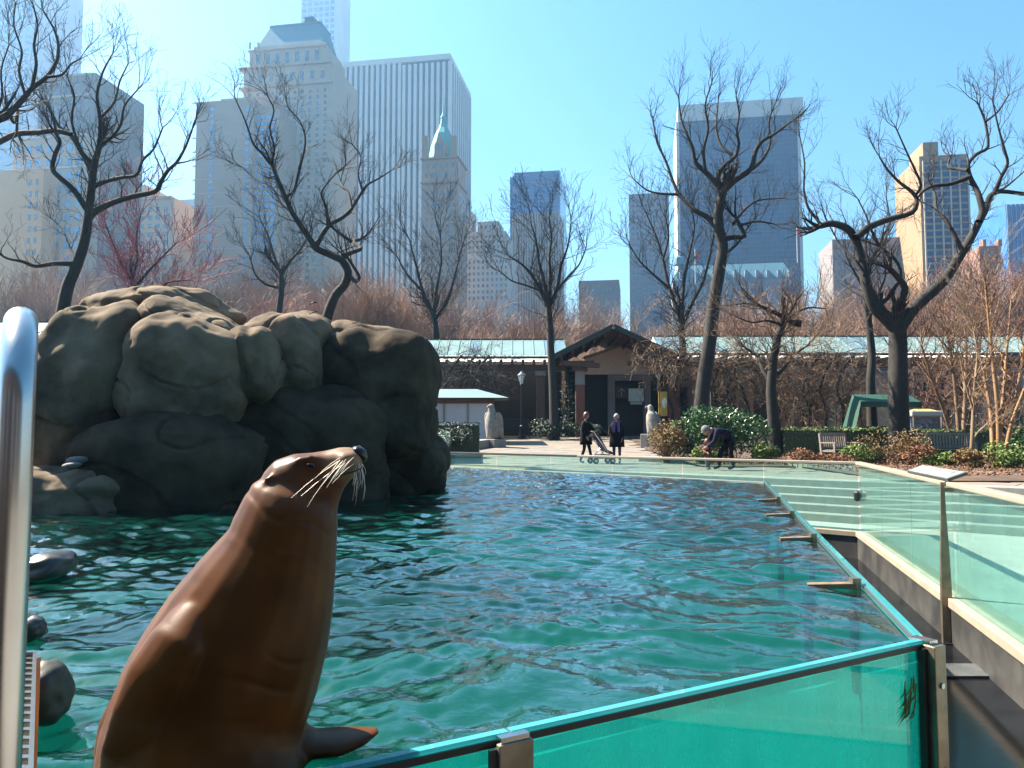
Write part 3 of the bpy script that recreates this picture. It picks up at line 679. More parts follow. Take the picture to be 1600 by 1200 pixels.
# ------------------------------------------------------------------ colonnade, gabled entrance, kiosk
def sub2(name, parent, loc=(0,0,0), rz=0):
    o = bpy.data.objects.new(name, None); C.objects.link(o); o.parent = parent; o.location = loc; o.rotation_euler = (0,0,rz); o.empty_display_size = .1; return o
m_skylight = bpy.data.materials.new('translucent_skylight'); m_skylight.use_nodes = True
t = m_skylight.node_tree; t.nodes.clear(); o_ = t.nodes.new('ShaderNodeOutputMaterial'); tl = t.nodes.new('ShaderNodeBsdfTranslucent'); tl.inputs[0].default_value = (.8, .82, .8, 1); t.links.new(tl.outputs[0], o_.inputs[0])
def colonnade(name, label, px0, px1, Yf, py_ridge, py_eave, py_base, ncol, seed, pitch=17.0, ivy=True, back=True):
    rg = random.Random(seed); root = thing(name, label, 'colonnade')
    k = Yf / F; Yr = Yf + 2.6
    x0, x1 = at(px0, 600, Yf).x, at(px1, 600, Yf).x
    ze = at(800, py_eave, Yf).z; zr = at(800, py_ridge, Yr).z; zb = zt(0, Yf) - .03
    n = int(round((px1 - px0) / pitch)); w = (x1 - x0) / n
    sl_ = (zr - ze) / (Yr - Yf)
    for i in range(n):            # every roof sheet is its own panel with a raised seam
        a, b = x0 + i * w + .012, x0 + (i+1) * w - .012
        mm = m_verd if rg.random() < .82 else m_verd2
        MB().add([(a, Yf, ze), (b, Yf, ze), (b + .0, Yr, zr), (a, Yr, zr), (a, Yf, ze - .03), (b, Yf, ze - .03), (b, Yr, zr - .03), (a, Yr, zr - .03)],
                 [(0,1,2,3), (7,6,5,4), (0,4,5,1), (1,5,6,2), (2,6,7,3), (3,7,4,0)]).build('roof_panel', mm, root)
    sm = MB().bar((0, Yf - .01, ze + .012), (0, Yr, zr + .012), .035, .045).mesh('roof_seam', m_verd)
    for i in range(n + 1): link('roof_seam', sm, root, (x0 + i * w, 0, 0))
    MB().bar((x0, Yr + .03, zr + .03), (x1, Yr + .03, zr + .03), .12, .07).build('ridge_cap', m_dgreen, root)
    MB().add([(x0, Yr + .06, zr - .05), (x1, Yr + .06, zr - .05), (x1, Yr + 2.4, ze + .1), (x0, Yr + 2.4, ze + .1)], [(0,1,2,3)]).build('skylight', m_skylight, root)
    MB().box(x0, x1, Yf + .02, Yf + .14, ze - .20, ze - .045).build('fascia', m_dgreen, root)
    rm = MB().bar((0, Yf + .16, ze - .36), (0, Yr + .3, ze - .30), .15, .28).mesh('rafter', m_wood)
    for i in range(n + 1): link('rafter', rm, root, (x0 + i * w, 0, 0))
    MB().box(x0, x1, Yf + .5, Yf + .8, ze - .86, ze - .505).build('beam', m_wood, root)
    cm = MB().box(-.24, .24, -.24, .24, 0, ze - .87 - zb).mesh('column', m_brick)
    ch = MB().box(-.30, .30, -.30, .30, ze - 1.15 - zb, ze - .875 - zb).mesh('column_cap', m_stone)
    for i in range(ncol):
        xx = x0 + (x1 - x0) * (i + .5) / ncol
        c = link('column', cm, root, (xx, Yf + .65, zb)); link('column_cap', ch, c)
    if back:
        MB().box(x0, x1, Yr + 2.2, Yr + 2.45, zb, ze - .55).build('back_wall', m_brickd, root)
    return root, x0, x1, ze, zr, zb
cl = colonnade('colonnade', 'long colonnade with pale green metal roof left of the gabled entrance', 560, 886, 44, 531, 555, 681, 4, 1)
cr = colonnade('colonnade', 'long colonnade with pale green metal roof right of the gabled entrance', 1034, 1640, 44, 526, 550, 681, 7, 2, pitch=20, back=False)
cw = colonnade('pavilion_wing', 'pale roofed pavilion wing at the far left behind the steel handrail', -160, 330, 35, 504, 531, 690, 5, 3, pitch=32)
# the wall seen through the right arm: pale rendered panels between brick piers
rwall = thing('garden_wall', 'pale grey garden wall seen through the right colonnade', 'wall')
for i in range(9):
    a, b = 1110 + i * 58, 1110 + (i+1) * 58
    xa, xb = at(a, 600, 50.5).x, at(b, 600, 50.5).x
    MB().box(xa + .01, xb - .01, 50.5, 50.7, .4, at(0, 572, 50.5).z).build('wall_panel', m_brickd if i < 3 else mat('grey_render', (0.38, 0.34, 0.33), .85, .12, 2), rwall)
    MB().box(xb - .3, xb + .3, 50.25, 50.49, .4, at(0, 566, 50.5).z).build('pier', m_brick, rwall)
# gabled entrance
ge = thing('gabled_entrance', 'gabled brick entrance with wide dark timber roof in the colonnade', 'entrance')
Yg = 42.0
def gp(px, py, Y=Yg): return at(px, py, Y)
zb = zt(0, Yg) - .03
apex, le, re_ = gp(958, 507, 41.0), gp(862, 556, 41.0), gp(1058, 553, 41.0)
for nm, e in (('roof_slope', le), ('roof_slope', re_)):
    dx = Vector((0, 7.5, 0)); dn = Vector((0, 0, -.22))
    MB().add([apex, e, e + dx, apex + dx, apex + dn, e + dn, e + dx + dn, apex + dx + dn], [(0,1,2,3), (7,6,5,4), (0,4,5,1), (1,5,6,2), (2,6,7,3), (3,7,4,0)]).build(nm, m_verd, ge)
    MB().add([apex + dn * 1.05, e + dn * 1.05, e + dx + dn * 1.05, apex + dx + dn * 1.05, apex + dn * 1.2, e + dn * 1.2, e + dx + dn * 1.2, apex + dx + dn * 1.2], [(0,1,2,3), (7,6,5,4), (0,4,5,1), (1,5,6,2), (2,6,7,3), (3,7,4,0)]).build('soffit', m_wood, ge)
    MB().bar(apex + Vector((0, -.06, -.10)), e + Vector((0, -.06, -.10)), .10, .26).build('barge_board', m_dgreen, ge)
    for q in range(5):
        p0 = apex.lerp(e, .12 + q * .18) + Vector((0, .2, -.36)); MB().bar(p0, p0 + Vector((0, 5, 0)), .12, .2).build('purlin', m_wood, ge)
MB().tube([apex + Vector((0, -.13, -.2)), apex + Vector((0, -.2, -.2))], .08, 12).build('boss', m_stone, ge)
for e, s_ in ((le, 1), (re_, -1)):
    MB().bar(e + Vector((s_ * .5, .3, -.35)), e + Vector((s_ * 2.6, .3, -.5)), .22, .26).build('tie_beam', m_wood, ge)
Yw = 44.6
wl, wr, wt, we = gp(915, 600, Yw).x, gp(1046, 600, Yw).x, gp(985, 537, Yw), gp(915, 561, Yw).z
dl, dr, dt = gp(950, 600, Yw).x, gp(1016, 600, Yw).x, gp(0, 585, Yw).z
MB().add([(wl, Yw, dt), (wr, Yw, dt), (wr, Yw, we), (wt.x, Yw, wt.z), (wl, Yw, we), (wl, Yw + .4, dt), (wr, Yw + .4, dt), (wr, Yw + .4, we), (wt.x, Yw + .4, wt.z), (wl, Yw + .4, we)],
         [(0,1,2,3,4), (9,8,7,6,5), (0,5,6,1), (1,6,7,2), (2,7,8,3), (3,8,9,4), (4,9,5,0)]).build('gable_wall', m_gable, ge)
MB().bar((wl - .1, Yw - .03, we + .06), (wt.x, Yw - .03, wt.z + .06), .5, .14).build('coping', m_stone, ge); MB().bar((wt.x, Yw - .03, wt.z + .06), (wr + .1, Yw - .03, we + .06), .5, .14).build('coping', m_stone, ge)
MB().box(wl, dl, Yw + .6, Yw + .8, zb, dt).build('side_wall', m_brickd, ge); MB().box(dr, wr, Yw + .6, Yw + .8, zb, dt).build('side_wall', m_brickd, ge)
fr = sub2('door_frame', ge)
for a, b, z0, z1 in ((dl, dl + .38, zb, dt - .01), (dr - .38, dr, zb, dt - .01), (dl + .381, dr - .381, dt - .36, dt - .01)):
    MB().box(a, b, Yw - .12, Yw + .3, z0, z1).build('frame_stone', mat('grey_frame', (0.33, 0.29, 0.29), .8, .1, 5), fr)
MB().box(dl + .3, dr - .3, Yw + .9, Yw + 1.0, zb, dt - .3).build('doorway', mat('door_brown', (0.05, 0.03, 0.022), .6), ge)
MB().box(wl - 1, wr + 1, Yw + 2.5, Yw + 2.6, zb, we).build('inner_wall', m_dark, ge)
# entrance notice with arrow, and a green notice board with a white name strip
sn = thing('notice_board', 'pale green map board with white strip hanging in the entrance doorway', 'sign', (0,0,0))
s0, s1 = gp(982, 607, Yw - .3), gp(1006, 627, Yw - .3)
MB().box(s0.x, s1.x, Yw - .33, Yw - .27, s1.z, s0.z).build('board', mat('map_green', (0.42, 0.50, 0.48), .4, .5, 9, col2=(.62, .68, .66)), sn)
s0, s1 = gp(985, 627.6, Yw - .3), gp(1003, 632, Yw - .3)
MB().box(s0.x, s1.x, Yw - .33, Yw - .27, s1.z, s0.z).build('name_strip', mat('strip_white', (0.7, 0.7, 0.7), .5, .4, 40), sn)
for xx in (s0.x + .03, s1.x - .03): MB().box(xx - .01, xx + .01, Yw - .31, Yw - .29, s0.z + .85, dt - .37).build('hanger', m_iron, sn)
ar = thing('arrow_sign', 'brown sign with a white up arrow beside the map board', 'sign', (0,0,0))
s0, s1 = gp(962, 604, Yw - .2), gp(980, 622, Yw - .2)
MB().box(s0.x, s1.x, Yw - .22, Yw - .18, s1.z, s0.z).build('board', mat('sign_brown', (0.05, 0.032, 0.025), .5), ar)
cx = (s0.x + s1.x) / 2; cz = (s0.z + s1.z) / 2
am = MB().bar((cx, Yw - .235, cz - .22), (cx, Yw - .235, cz + .2), .05, .01); am.bar((cx, Yw - .235, cz + .22), (cx - .17, Yw - .235, cz + .04), .01, .055, Vector((0,1,0))); am.bar((cx, Yw - .235, cz + .22), (cx + .17, Yw - .235, cz + .04), .01, .055, Vector((0,1,0)))
am.build('arrow', mat('sign_white', (0.7, 0.7, 0.68), .5), ar)
# brick entrance columns
for px, lab in ((906, 'brick entrance column with pale stone head left of the doorway'), (1052, 'brick entrance column with pale stone head right of the doorway')):
    c = gp(px, 600, 41.8); t = thing('entrance_column', lab, 'column', (c.x, 41.8, zb))
    h = gp(0, 580, 41.8).z - zb
    MB().box(-.24, .24, -.24, .24, 0, h - .75).build('shaft', mat('red_brick', (0.28, 0.10, 0.065), .85, .2, 9), t)
    MB().box(-.26, .26, -.26, .26, h - .749, h - .66).build('band', m_stone, t); MB().box(-.25, .25, -.25, .25, h - .659, h).build('head', m_stone, t)
    MB().box(-.4, .4, -.4, .4, h + .001, h + .28).build('bracket', m_wood, t); MB().box(-.75, .75, -.25, .25, h + .281, h + .55).build('bolster', m_wood, t)
# white kiosk with hipped green roof
kx0, kx1 = at(620, 640, 36).x, at(768, 640, 36).x; kz0 = zt(0, 36) - .02; kze = at(0, 622, 36).z; kzr = at(0, 608, 37.2).z
kk = thing('kiosk', 'low white walled kiosk with hipped pale green roof behind the shrubs', 'kiosk')
for i in range(4):
    a, b = kx0 + (kx1 - kx0) * i / 4, kx0 + (kx1 - kx0) * (i+1) / 4
    MB().box(a + .02, b - .02, 36, 36.1, kz0, kze - .25).build('wall_panel', m_white, kk)
    MB().box(b - .05, b + .05, 35.96, 36.06, kz0, kze - .25).build('post', mat('grey_post', (.3, .3, .33), .6), kk)
MB().box(kx0, kx1, 36.12, 38.4, kz0, kze - .25).build('core', m_white, kk)
MB().box(kx0 - .1, kx1 + .1, 35.9, 38.5, kze - .249, kze - .03).build('frieze', m_wood, kk)
e = [(kx0 - .5, 35.5, kze), (kx1 + .8, 35.5, kze), (kx1 + .8, 38.9, kze), (kx0 - .5, 38.9, kze), (kx0 + 1.2, 37.2, kzr), (kx1 - .75, 37.2, kzr)]
MB().add(e, [(0,1,5,4), (1,2,5), (2,3,4,5), (3,0,4), (3,2,1,0)]).build('roof', m_verd, kk)

# ------------------------------------------------------------------ lamp posts, statues
def lamp(label, px, pyb, Y, h):
    p = at(px, 600, Y); z0 = zt(p.x, Y); t = thing('lamp_post', label, 'lamp post', (p.x, Y, z0), group='lamp posts at the entrance')
    MB().tube([(0,0,0), (0,0,.12), (0,0,.16), (0,0,.55), (0,0,.62), (0,0,.7), (0,0,h - .75), (0,0,h - .7), (0,0,h - .66)], [.22, .22, .15, .12, .15, .07, .05, .11, .06], 12).build('post', m_iron, t)
    l = sub2('lantern', t, (0, 0, h - .66))
    MB().tube([(0,0,0), (0,0,.06), (0,0,.42)], [.07, .10, .19], 8).build('glass', m_lampglass, l)
    for a in range(8):
        c_, s_ = math.cos(a * math.pi/4), math.sin(a * math.pi/4); MB().bar((c_*.105, s_*.105, .05), (c_*.195, s_*.195, .43), .02, .02).build('glazing_bar', m_iron, l)
    MB().tube([(0,0,.42), (0,0,.45), (0,0,.58), (0,0,.62), (0,0,.70)], [.24, .23, .08, .04, .005], 10).build('cap', mat('lamp_cap', (.16, .17, .18), .35), l)
    MB().bar((-.22, 0, h - .95), (.22, 0, h - .95), .03, .03).build('ladder_arm', m_iron, t)
lamp('black iron lamp post left of the brick entrance', 815, 682, 40.5, 3.55)
lamp('black iron lamp post right of the doorway, half behind branches', 1031, 690, 40.0, 3.6)
def eagle(label, px, py_top, py_bot, Y, face):
    p = at(px, 600, Y); zb_ = at(0, py_bot, Y).z; zt_ = at(0, py_top, Y).z; H = zt_ - zb_
    t = thing('eagle_statue', label, 'statue', (p.x, Y, zb_), face, group='stone eagles flanking the plaza')
    def ell(path):  # x, z, rx, ry
        mb = MB(); mb.loft([[Vector((x + rx * math.cos(a), ry * math.sin(a), z)) for a in [2*math.pi*j/14 for j in range(14)]] for (x, z, rx, ry) in path]); return mb
    b = ell([(0, 0, .16*H, .15*H), (0, .1*H, .2*H, .18*H), (0, .35*H, .22*H, .22*H), (.02*H, .6*H, .2*H, .2*H), (.04*H, .74*H, .13*H, .13*H), (.06*H, .84*H, .095*H, .095*H), (.08*H, .93*H, .10*H, .09*H), (.08*H, .98*H, .06*H, .06*H), (.08*H, 1.0*H, .01, .01)])
    b.build('body', m_statue, t, smooth=True)
    MB().tube([(.16*H, 0, .92*H), (.23*H, 0, .91*H), (.26*H, 0, .86*H)], [.05*H, .035*H, .008], 8).build('beak', m_statue, t, smooth=True)
    for s_ in (-1, 1):
        w = MB(); rings = []
        for (x, z, br, th) in ((.0, .76*H, .05*H, .03*H), (-.03*H, .66*H, .15*H, .06*H), (-.06*H, .45*H, .17*H, .06*H), (-.12*H, .2*H, .13*H, .045*H), (-.2*H, -.02*H, .06*H, .03*H)):
            rings.append([Vector((x + br * math.cos(a), s_ * .19*H + th * math.sin(a), z)) for a in [2*math.pi*j/12 for j in range(12)]])
        w.loft(rings).build('wing', m_statue, t, smooth=True)
        MB().tube([(.08*H, s_*.08*H, .12*H), (.12*H, s_*.09*H, -.01)], [.07*H, .05*H], 8).build('leg', m_statue, t, smooth=True)
    MB().bar((-.12*H, 0, .12*H), (-.36*H, 0, -.08*H), .2*H, .05*H).build('tail', m_statue, t)
    zg_ = zt(p.x, Y)
    bevel(MB().box(-.42, .42, -.42, .42, zg_ - zb_ - .02, -.005).build('plinth', m_stone, t), .02)
    return t
eagle('stone eagle statue on a plinth left of the plaza, by the white kiosk', 770, 631, 686, 33.5, R(-125))
eagle('stone eagle statue right of the doorway behind the golden shrub', 1019, 632, 678, 33.5, R(150))
# low walls on the left of the plaza
a, b = at(690, 700, 29.5), at(752, 690, 33)
lw = MB().bar((a.x, 29.6, zt(0, 29.6) + .16), (b.x + .25, 33.4, zt(0, 33.4) + .14), .4, .4).build('low_wall', m_stone); tag(lw, 'low pale stone wall along the left side of the plaza', 'wall')
a, b = at(640, 700, 25.2), at(754, 700, 25.2)
lw = MB().bar((a.x, 25.2, zt(0, 25.2) + .13), (b.x, 24.9, zt(0, 24.9) + .13), .35, .34).build('low_wall', mat('dark_slate', (.05, .05, .055), .5)); tag(lw, 'dark low wall at the left corner of the plaza next to the rocks', 'wall')
# ------------------------------------------------------------------ the city behind the park
BETA = R(9.5); TX = V2(math.cos(BETA), -math.sin(BETA)); BK = V2(math.sin(BETA), math.cos(BETA))
def hmat(name, col, rough=.7, var=.10, scale=.05): return mat('far_' + name, tuple(c * .72 for c in col), rough, var, scale)
b_tan = hmat('tan_brick', (.42, .29, .20)); b_stone = hmat('limestone', (.52, .42, .32)); b_white = hmat('white_stone', (.62, .60, .58)); b_grey = hmat('grey_brick', (.27, .24, .24))
b_warm = hmat('warm_stone', (.38, .235, .12)); b_pier = hmat('marble_pier', (.66, .64, .62)); b_copper = hmat('copper_roof', (.09, .24, .33)); b_dark = hmat('bronze_dark', (.05, .05, .06))
b_pale = hmat('pale_concrete', (.66, .66, .68)); b_red = hmat('red_brick_far', (.32, .17, .12))
b_glass = mat('tower_glass', (.012, .036, .11), .3, .5, .06, spec=.3); b_glassb = mat('blue_glass', (.035, .13, .36), .15, .3, .06, spec=.8); b_win = mat('window_glass', (.04, .06, .11), .1, spec=.8, scale=.25, detail=8, col2=(.16, .20, .27)); b_wblue = mat('window_blue', (.05, .18, .44), .15, spec=.8, scale=.25, detail=8, col2=(.16, .36, .60))
class Bld:
    def __init__(s, name, label, xl, d, cat='building'):
        s.o2 = at(xl, 400, d).xy; s.root = thing(name, label, cat, (s.o2.x, s.o2.y, 0), -BETA)
    def loc(s, px, py, off=0.0):       # photo pixel -> local x, z on the front plane pushed back by off
        d = ray(px, py); o = s.o2 + BK * off
        # solve k*d.xy = o + TX*u
        det = d.x * -TX.y + TX.x * d.y
        k = (o.x * -TX.y + TX.x * o.y) / det
        u = (V2(d.x * k, d.y * k) - o).dot(TX); return u, CZ + d.z * k
    def rect(s, x0, x1, y0, y1, off=0):   # px extents -> local x0,x1,z0,z1
        ym = (y0 + min(y1, 600)) / 2
        a, _ = s.loc(x0, ym, off); b, _ = s.loc(x1, ym, off); _, zt_ = s.loc((x0+x1)/2, y0, off); _, zb_ = s.loc((x0+x1)/2, y1, off)
        return a, b, max(zb_, 0.3), zt_
    def box(s, name, m, x0, x1, y0, y1=690, off=0, dep=30, parent=None):
        a, b, z0, z1 = s.rect(x0, x1, y0, y1, off)
        return MB().box(a, b, off, off + dep, z0, z1).build(name, m, parent or s.root)
    def windows(s, m, x0, x1, y0, y1, nx, ny, fx=.55, fy=.6, off=0, side=None, name='windows', proud=.12):
        a, b, z0, z1 = s.rect(x0, x1, y0, y1, off); mb = MB()
        dx, dz = (b - a) / nx, (z1 - z0) / ny
        for i in range(nx):
            for j in range(ny):
                xc, zc = a + (i + .5) * dx, z0 + (j + .5) * dz
                mb.box(xc - dx*fx/2, xc + dx*fx/2, off - proud, off + .3, zc - dz*fy/2, zc + dz*fy/2)
        o = mb.build(name, m, s.root)
        if nx * ny > 1: o['kind'] = 'stuff'
        return o
    def side_windows(s, m, xface, dep, y0, y1, nx, ny, right=True, off=0, fx=.5, fy=.6, xref=None):
        u, _ = s.loc(xface, (y0 + y1) / 2, off); _, z1 = s.loc(xface, y0, off); _, z0 = s.loc(xface, y1, off); z0 = max(z0, .5); mb = MB()
        dy, dz = dep / nx, (z1 - z0) / ny
        for i in range(nx):
            for j in range(ny):
                yc, zc = off + (i + .5) * dy, z0 + (j + .5) * dz
                x_ = (u - .3, u + .12) if right else (u - .12, u + .3)
                mb.box(x_[0], x_[1], yc - dy*fx/2, yc + dy*fx/2, zc - dz*fy/2, zc + dz*fy/2)
        o = mb.build('side_windows', m, s.root); o['kind'] = 'stuff'; return o
    def piers(s, m, x0, x1, y0, y1, n, w, off=0, proud=.9, name='pier'):
        a, b, z0, z1 = s.rect(x0, x1, y0, y1, off); dx = (b - a) / n
        me = MB().box(-w * dx / 2, w * dx / 2, off - proud, off + .2, z0, z1).mesh(name, m)
        for i in range(n + 1): link(name, me, s.root, (a + i * dx, 0, 0))
    def bands(s, m, x0, x1, ys, hpx, off=0, proud=.4, name='cornice', dep=None):
        for y in ys:
            a, b, z0, z1 = s.rect(x0, x1, y, y + hpx, off); MB().box(a - .4, b + .4, off - proud, off + (dep or .5), z0, z1).build(name, m, s.root)

# 1 far-left tower
B = Bld('tower', 'very tall pale tower cut off by the top left corner', -60, 470); B.box('shaft', hmat('violet_concrete', (.40, .37, .46)), -60, 46, -60, dep=40); B.windows(b_wblue, -58, 44, -55, 420, 9, 46, .5, .55); B.side_windows(b_wblue, 46, 40, -55, 420, 6, 46)
# 2 stepped apartment block at left
B = Bld('apartment_block', 'stepped brown apartment block with wall tinted sunlit orange at far left', 4, 230)
B.box('upper_block', hmat('umber_brick', (.26, .20, .18)), 52, 141, 118, off=8, dep=24); B.bands(b_stone, 52, 141, (118, 150), 3, off=8); B.windows(b_win, 56, 138, 128, 420, 7, 22, .45, .5, off=8)
B.box('middle_block', b_stone, 14, 133, 214, off=3, dep=4.9); B.windows(b_wblue, 18, 130, 222, 440, 7, 10, .5, .5, off=3)
B.box('front_block', hmat('sun_tinted_brick', (.80, .42, .17)), -40, 62, 266, off=-3, dep=5.9); B.windows(b_win, 40, 60, 276, 440, 2, 9, .4, .5, off=-3)  # warm sunlight put into the brick colour, this front gets no direct sun
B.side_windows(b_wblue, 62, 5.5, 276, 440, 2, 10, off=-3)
B.bands(b_white, 14, 133, (213, 262), 3, off=3)
# 3 small domed building
B = Bld('old_hotel', 'old stone building with small crowned tower top behind the left tree', 150, 300)
B.box('body', b_stone, 150, 268, 312, dep=30); B.windows(b_win, 154, 264, 322, 440, 9, 9, .45, .5); B.bands(b_stone, 150, 268, (310,), 4, proud=1)
B.box('tower', b_stone, 162, 226, 290, 312, off=6, dep=14)
B.box('turret', b_stone, 168, 196, 272, 290.2, off=8, dep=8)
for x in (168, 176, 184, 192): B.box('finial', b_stone, x, x + 3.5, 263, 272.2, off=8, dep=1.2)
B.windows(b_win, 166, 222, 294, 310, 5, 1, .45, .6, off=6)
# 4 pale office
B = Bld('pale_office', 'pale hazy office block between the left tree and the tan slab', 262, 420); B.box('body', b_pale, 262, 312, 312, dep=30); B.windows(b_wblue, 264, 310, 320, 440, 6, 12, .6, .5)
# 5 tan slab
B = Bld('tan_slab', 'tall tan brick slab with narrow columns of blue windows', 299, 285)
B.box('slab', b_tan, 302, 392, 157, dep=26); B.box('rear_slab', b_tan, 340, 425, 152, off=8, dep=18)
B.windows(b_wblue, 324, 333, 166, 450, 1, 27, .7, .5, name='window_column'); B.windows(b_wblue, 380, 389, 166, 450, 1, 27, .7, .5, name='window_column')
B.bands(hmat('pale_course', (.46, .37, .31)), 302, 392, [157] + [190 + 22 * i for i in range(12)], 1.2, proud=.06, name='course')
B.box('glass_bay', b_tan, 392.2, 432, 172, off=2, dep=20); B.windows(b_wblue, 394, 431, 178, 450, 4, 27, .7, .62, off=2)
# 6 hotel with mansard
B = Bld('grand_hotel', 'tall cream hotel tower with blue copper mansard roof', 376, 300)
B.box('shaft', b_stone, 376, 517, 104, dep=26); B.box('crown_block', b_stone, 390, 508, 76, 104.3, off=2, dep=21)
a, b, z0, z1 = B.rect(402, 503, 33, 70, 3); _, _, zc0, zc1 = B.rect(402, 503, 70, 76.3, 3)
MB().box(a - 1, b + 1, 2.5, 21.5, zc0, z0).build('attic', b_stone, B.root)
w_ = b - a; ins = w_ * .14
MB().add([(a, 3, z0), (b, 3, z0), (b, 20, z0), (a, 20, z0), (a + ins, 6.5, z1), (b - ins * .6, 6.5, z1), (b - ins * .6, 16.5, z1), (a + ins, 16.5, z1)], [(0,1,5,4), (1,2,6,5), (2,3,7,6), (3,0,4,7), (4,5,6,7)]).build('mansard_roof', b_copper, B.root)
MB().box(a + ins - .3, b - ins * .6 + .3, 6.2, 16.8, z1, z1 + .7).build('roof_crest', b_copper, B.root)
a2, b2, z2, z3 = B.rect(476, 490, 26, 33.2, 8); MB().box(a2, b2, 8, 13, z1 + .7, z3).build('chimney', b_dark, B.root)
B.bands(b_stone, 376, 517, (102, 133), 2.2, proud=1.0, dep=26.4); B.bands(b_stone, 390, 508, (75,), 2.0, off=2, proud=.8)
B.windows(b_win, 384, 512, 110, 130, 8, 1, .32, .6, name='crown_windows'); B.windows(b_win, 396, 503, 80, 99, 7, 1, .36, .8, off=2, name='loggia'); B.windows(b_win, 382, 512, 140, 450, 11, 31, .36, .5)
B.side_windows(b_win, 517, 26, 110, 130, 4, 1); B.side_windows(b_win, 517, 26, 140, 450, 5, 31)
for x in (389, 402, 500, 507): B.box('finial', b_stone, x, x + 2.2, 66, 76, off=2, dep=.8)
# 7 slender tower
B = Bld('slender_tower', 'slender white gridded skyscraper rising behind the mansard roof', 466, 560)
B.box('shaft', b_pale, 466, 523, -40, dep=26); B.windows(b_wblue, 468, 521, -36, 440, 6, 50, .64, .64); B.side_windows(b_wblue, 523, 26, -36, 440, 6, 50, fx=.64, fy=.64)
# 8 striped office tower
B = Bld('striped_tower', 'wide office tower with white vertical marble stripes and dark windows', 536, 441)
B.box('core', b_glass, 536, 703, 98, dep=52)
B.piers(b_pier, 537, 623, 100, 600, 10, .52, proud=1.3); B.piers(b_pier, 630, 702, 100, 600, 8, .52, proud=1.3)
a, b, z0, z1 = B.rect(536, 703, 92, 100); MB().box(a - .6, b + .6, -1.4, 52.6, z0, z1).build('roof_band', b_pier, B.root)
u = b
me = MB().box(-.3, 1.0, -1.1, 1.1, .5, z0).mesh('side_pier', b_pier)
for i in range(10): link('side_pier', me, B.root, (u, 1 + i * 5.6, 0))
# 9 spired hotel
B = Bld('spired_hotel', 'brown stone hotel with teal steep roof, gothic gables and thin spire', 659, 330)
B.box('shaft', hmat('brown_stone', (.46, .31, .21)), 659, 716, 290, dep=17); B.box('upper_shaft', hmat('brown_stone', (.46, .31, .21)), 660, 715, 246, 290.3, off=.6, dep=15.5); B.bands(b_warm, 659, 716, (284, 246), 2.4, proud=.9, dep=17.5)
B.windows(b_win, 662, 713, 252, 280, 5, 2, .4, .5, off=.6); B.windows(b_win, 662, 713, 296, 460, 6, 16, .4, .5); B.side_windows(b_win, 716, 17, 296, 460, 4, 16)
a, b, z0, z1 = B.rect(666, 709, 192, 246, 2)
_, _, _, zs = B.rect(666, 709, 152, 246, 8)
mb = MB(); cxm = (a + b) / 2; rr = (b - a) / 2
oct_ = lambda r, z: [Vector((cxm + r * math.cos(q), 8 + r * math.sin(q), z)) for q in [math.pi/8 + math.pi/4 * j for j in range(8)]]
b_teal = hmat('teal_copper', (.04, .36, .36)); mb.loft([oct_(rr * 1.12, z0), oct_(rr * .92, z0 + (z1 - z0) * .4), oct_(rr * .6, z0 + (z1 - z0) * .8), oct_(rr * .34, z1), oct_(rr * .28, z1 + 1.5)]).build('steep_roof', b_teal, B.root)
MB().loft([oct_(rr * .25, z1 + 1.5), oct_(rr * .2, z1 + 4.5), oct_(rr * .24, z1 + 4.6), oct_(rr * .08, z1 + 7), oct_(.08, zs)]).build('spire', b_teal, B.root)
for x in (660, 704): B.box('corner_turret', b_warm, x, x + 8, 212, 246.2, off=.2, dep=2.5)
a, b, z0, z1 = B.rect(679, 696, 212, 246, 0)
MB().add([(a, -.3, z0), (b, -.3, z0), (b, -.3, z0 + (z1-z0)*.6), ((a+b)/2, -.3, z1), (a, -.3, z0 + (z1-z0)*.6), (a, 3, z0), (b, 3, z0), (b, 3, z0 + (z1-z0)*.6), ((a+b)/2, 3, z1), (a, 3, z0 + (z1-z0)*.6)], [(0,1,2,3,4), (9,8,7,6,5), (1,6,7,2), (2,7,8,3), (3,8,9,4), (4,9,5,0)]).build('dormer_gable', b_warm, B.root)
B.windows(b_win, 682, 693, 222, 243, 2, 1, .5, .8, off=-.35, name='dormer_windows')
# 10 white wedding-cake block
B = Bld('stepped_white_block', 'white stepped office block with rows of small windows beside the spired hotel', 727, 360)
B.box('base', b_white, 727, 797, 400, dep=24); B.box('tier', b_white, 727, 790, 362, 400.3, off=1.5, dep=20); B.box('tier', b_white, 746, 779, 346, 362.3, off=3, dep=14); B.box('tower', b_white, 728, 738, 331, 362.2, off=4, dep=10)
B.windows(b_win, 730, 794, 404, 470, 9, 7, .42, .5); B.windows(b_win, 730, 788, 366, 398, 9, 4, .42, .5, off=1.5); B.windows(b_win, 749, 776, 349, 360, 4, 1, .5, .5, off=3)
# 11 blue glass tower and the grey one before it
B = Bld('blue_tower', 'blue glass office tower with flat top in the middle of the skyline', 797, 470)
B.box('shaft', b_glassb, 803, 875, 268, dep=40); B.box('shoulder', b_glassb, 797, 803, 277, dep=36, off=2); B.bands(hmat('blue_spandrel', (.10, .24, .45), .4), 803, 875, [272 + 6 * i for i in range(26)], 1.5, proud=.2, name='spandrel')
B = Bld('grey_slab', 'grey ribbed office slab standing in front of the blue glass tower', 800, 400)
B.box('body', b_grey, 800, 874, 332, dep=26); B.piers(hmat('grey_rib', (.42, .37, .35)), 801, 873, 332, 600, 18, .45, proud=.7, name='rib')
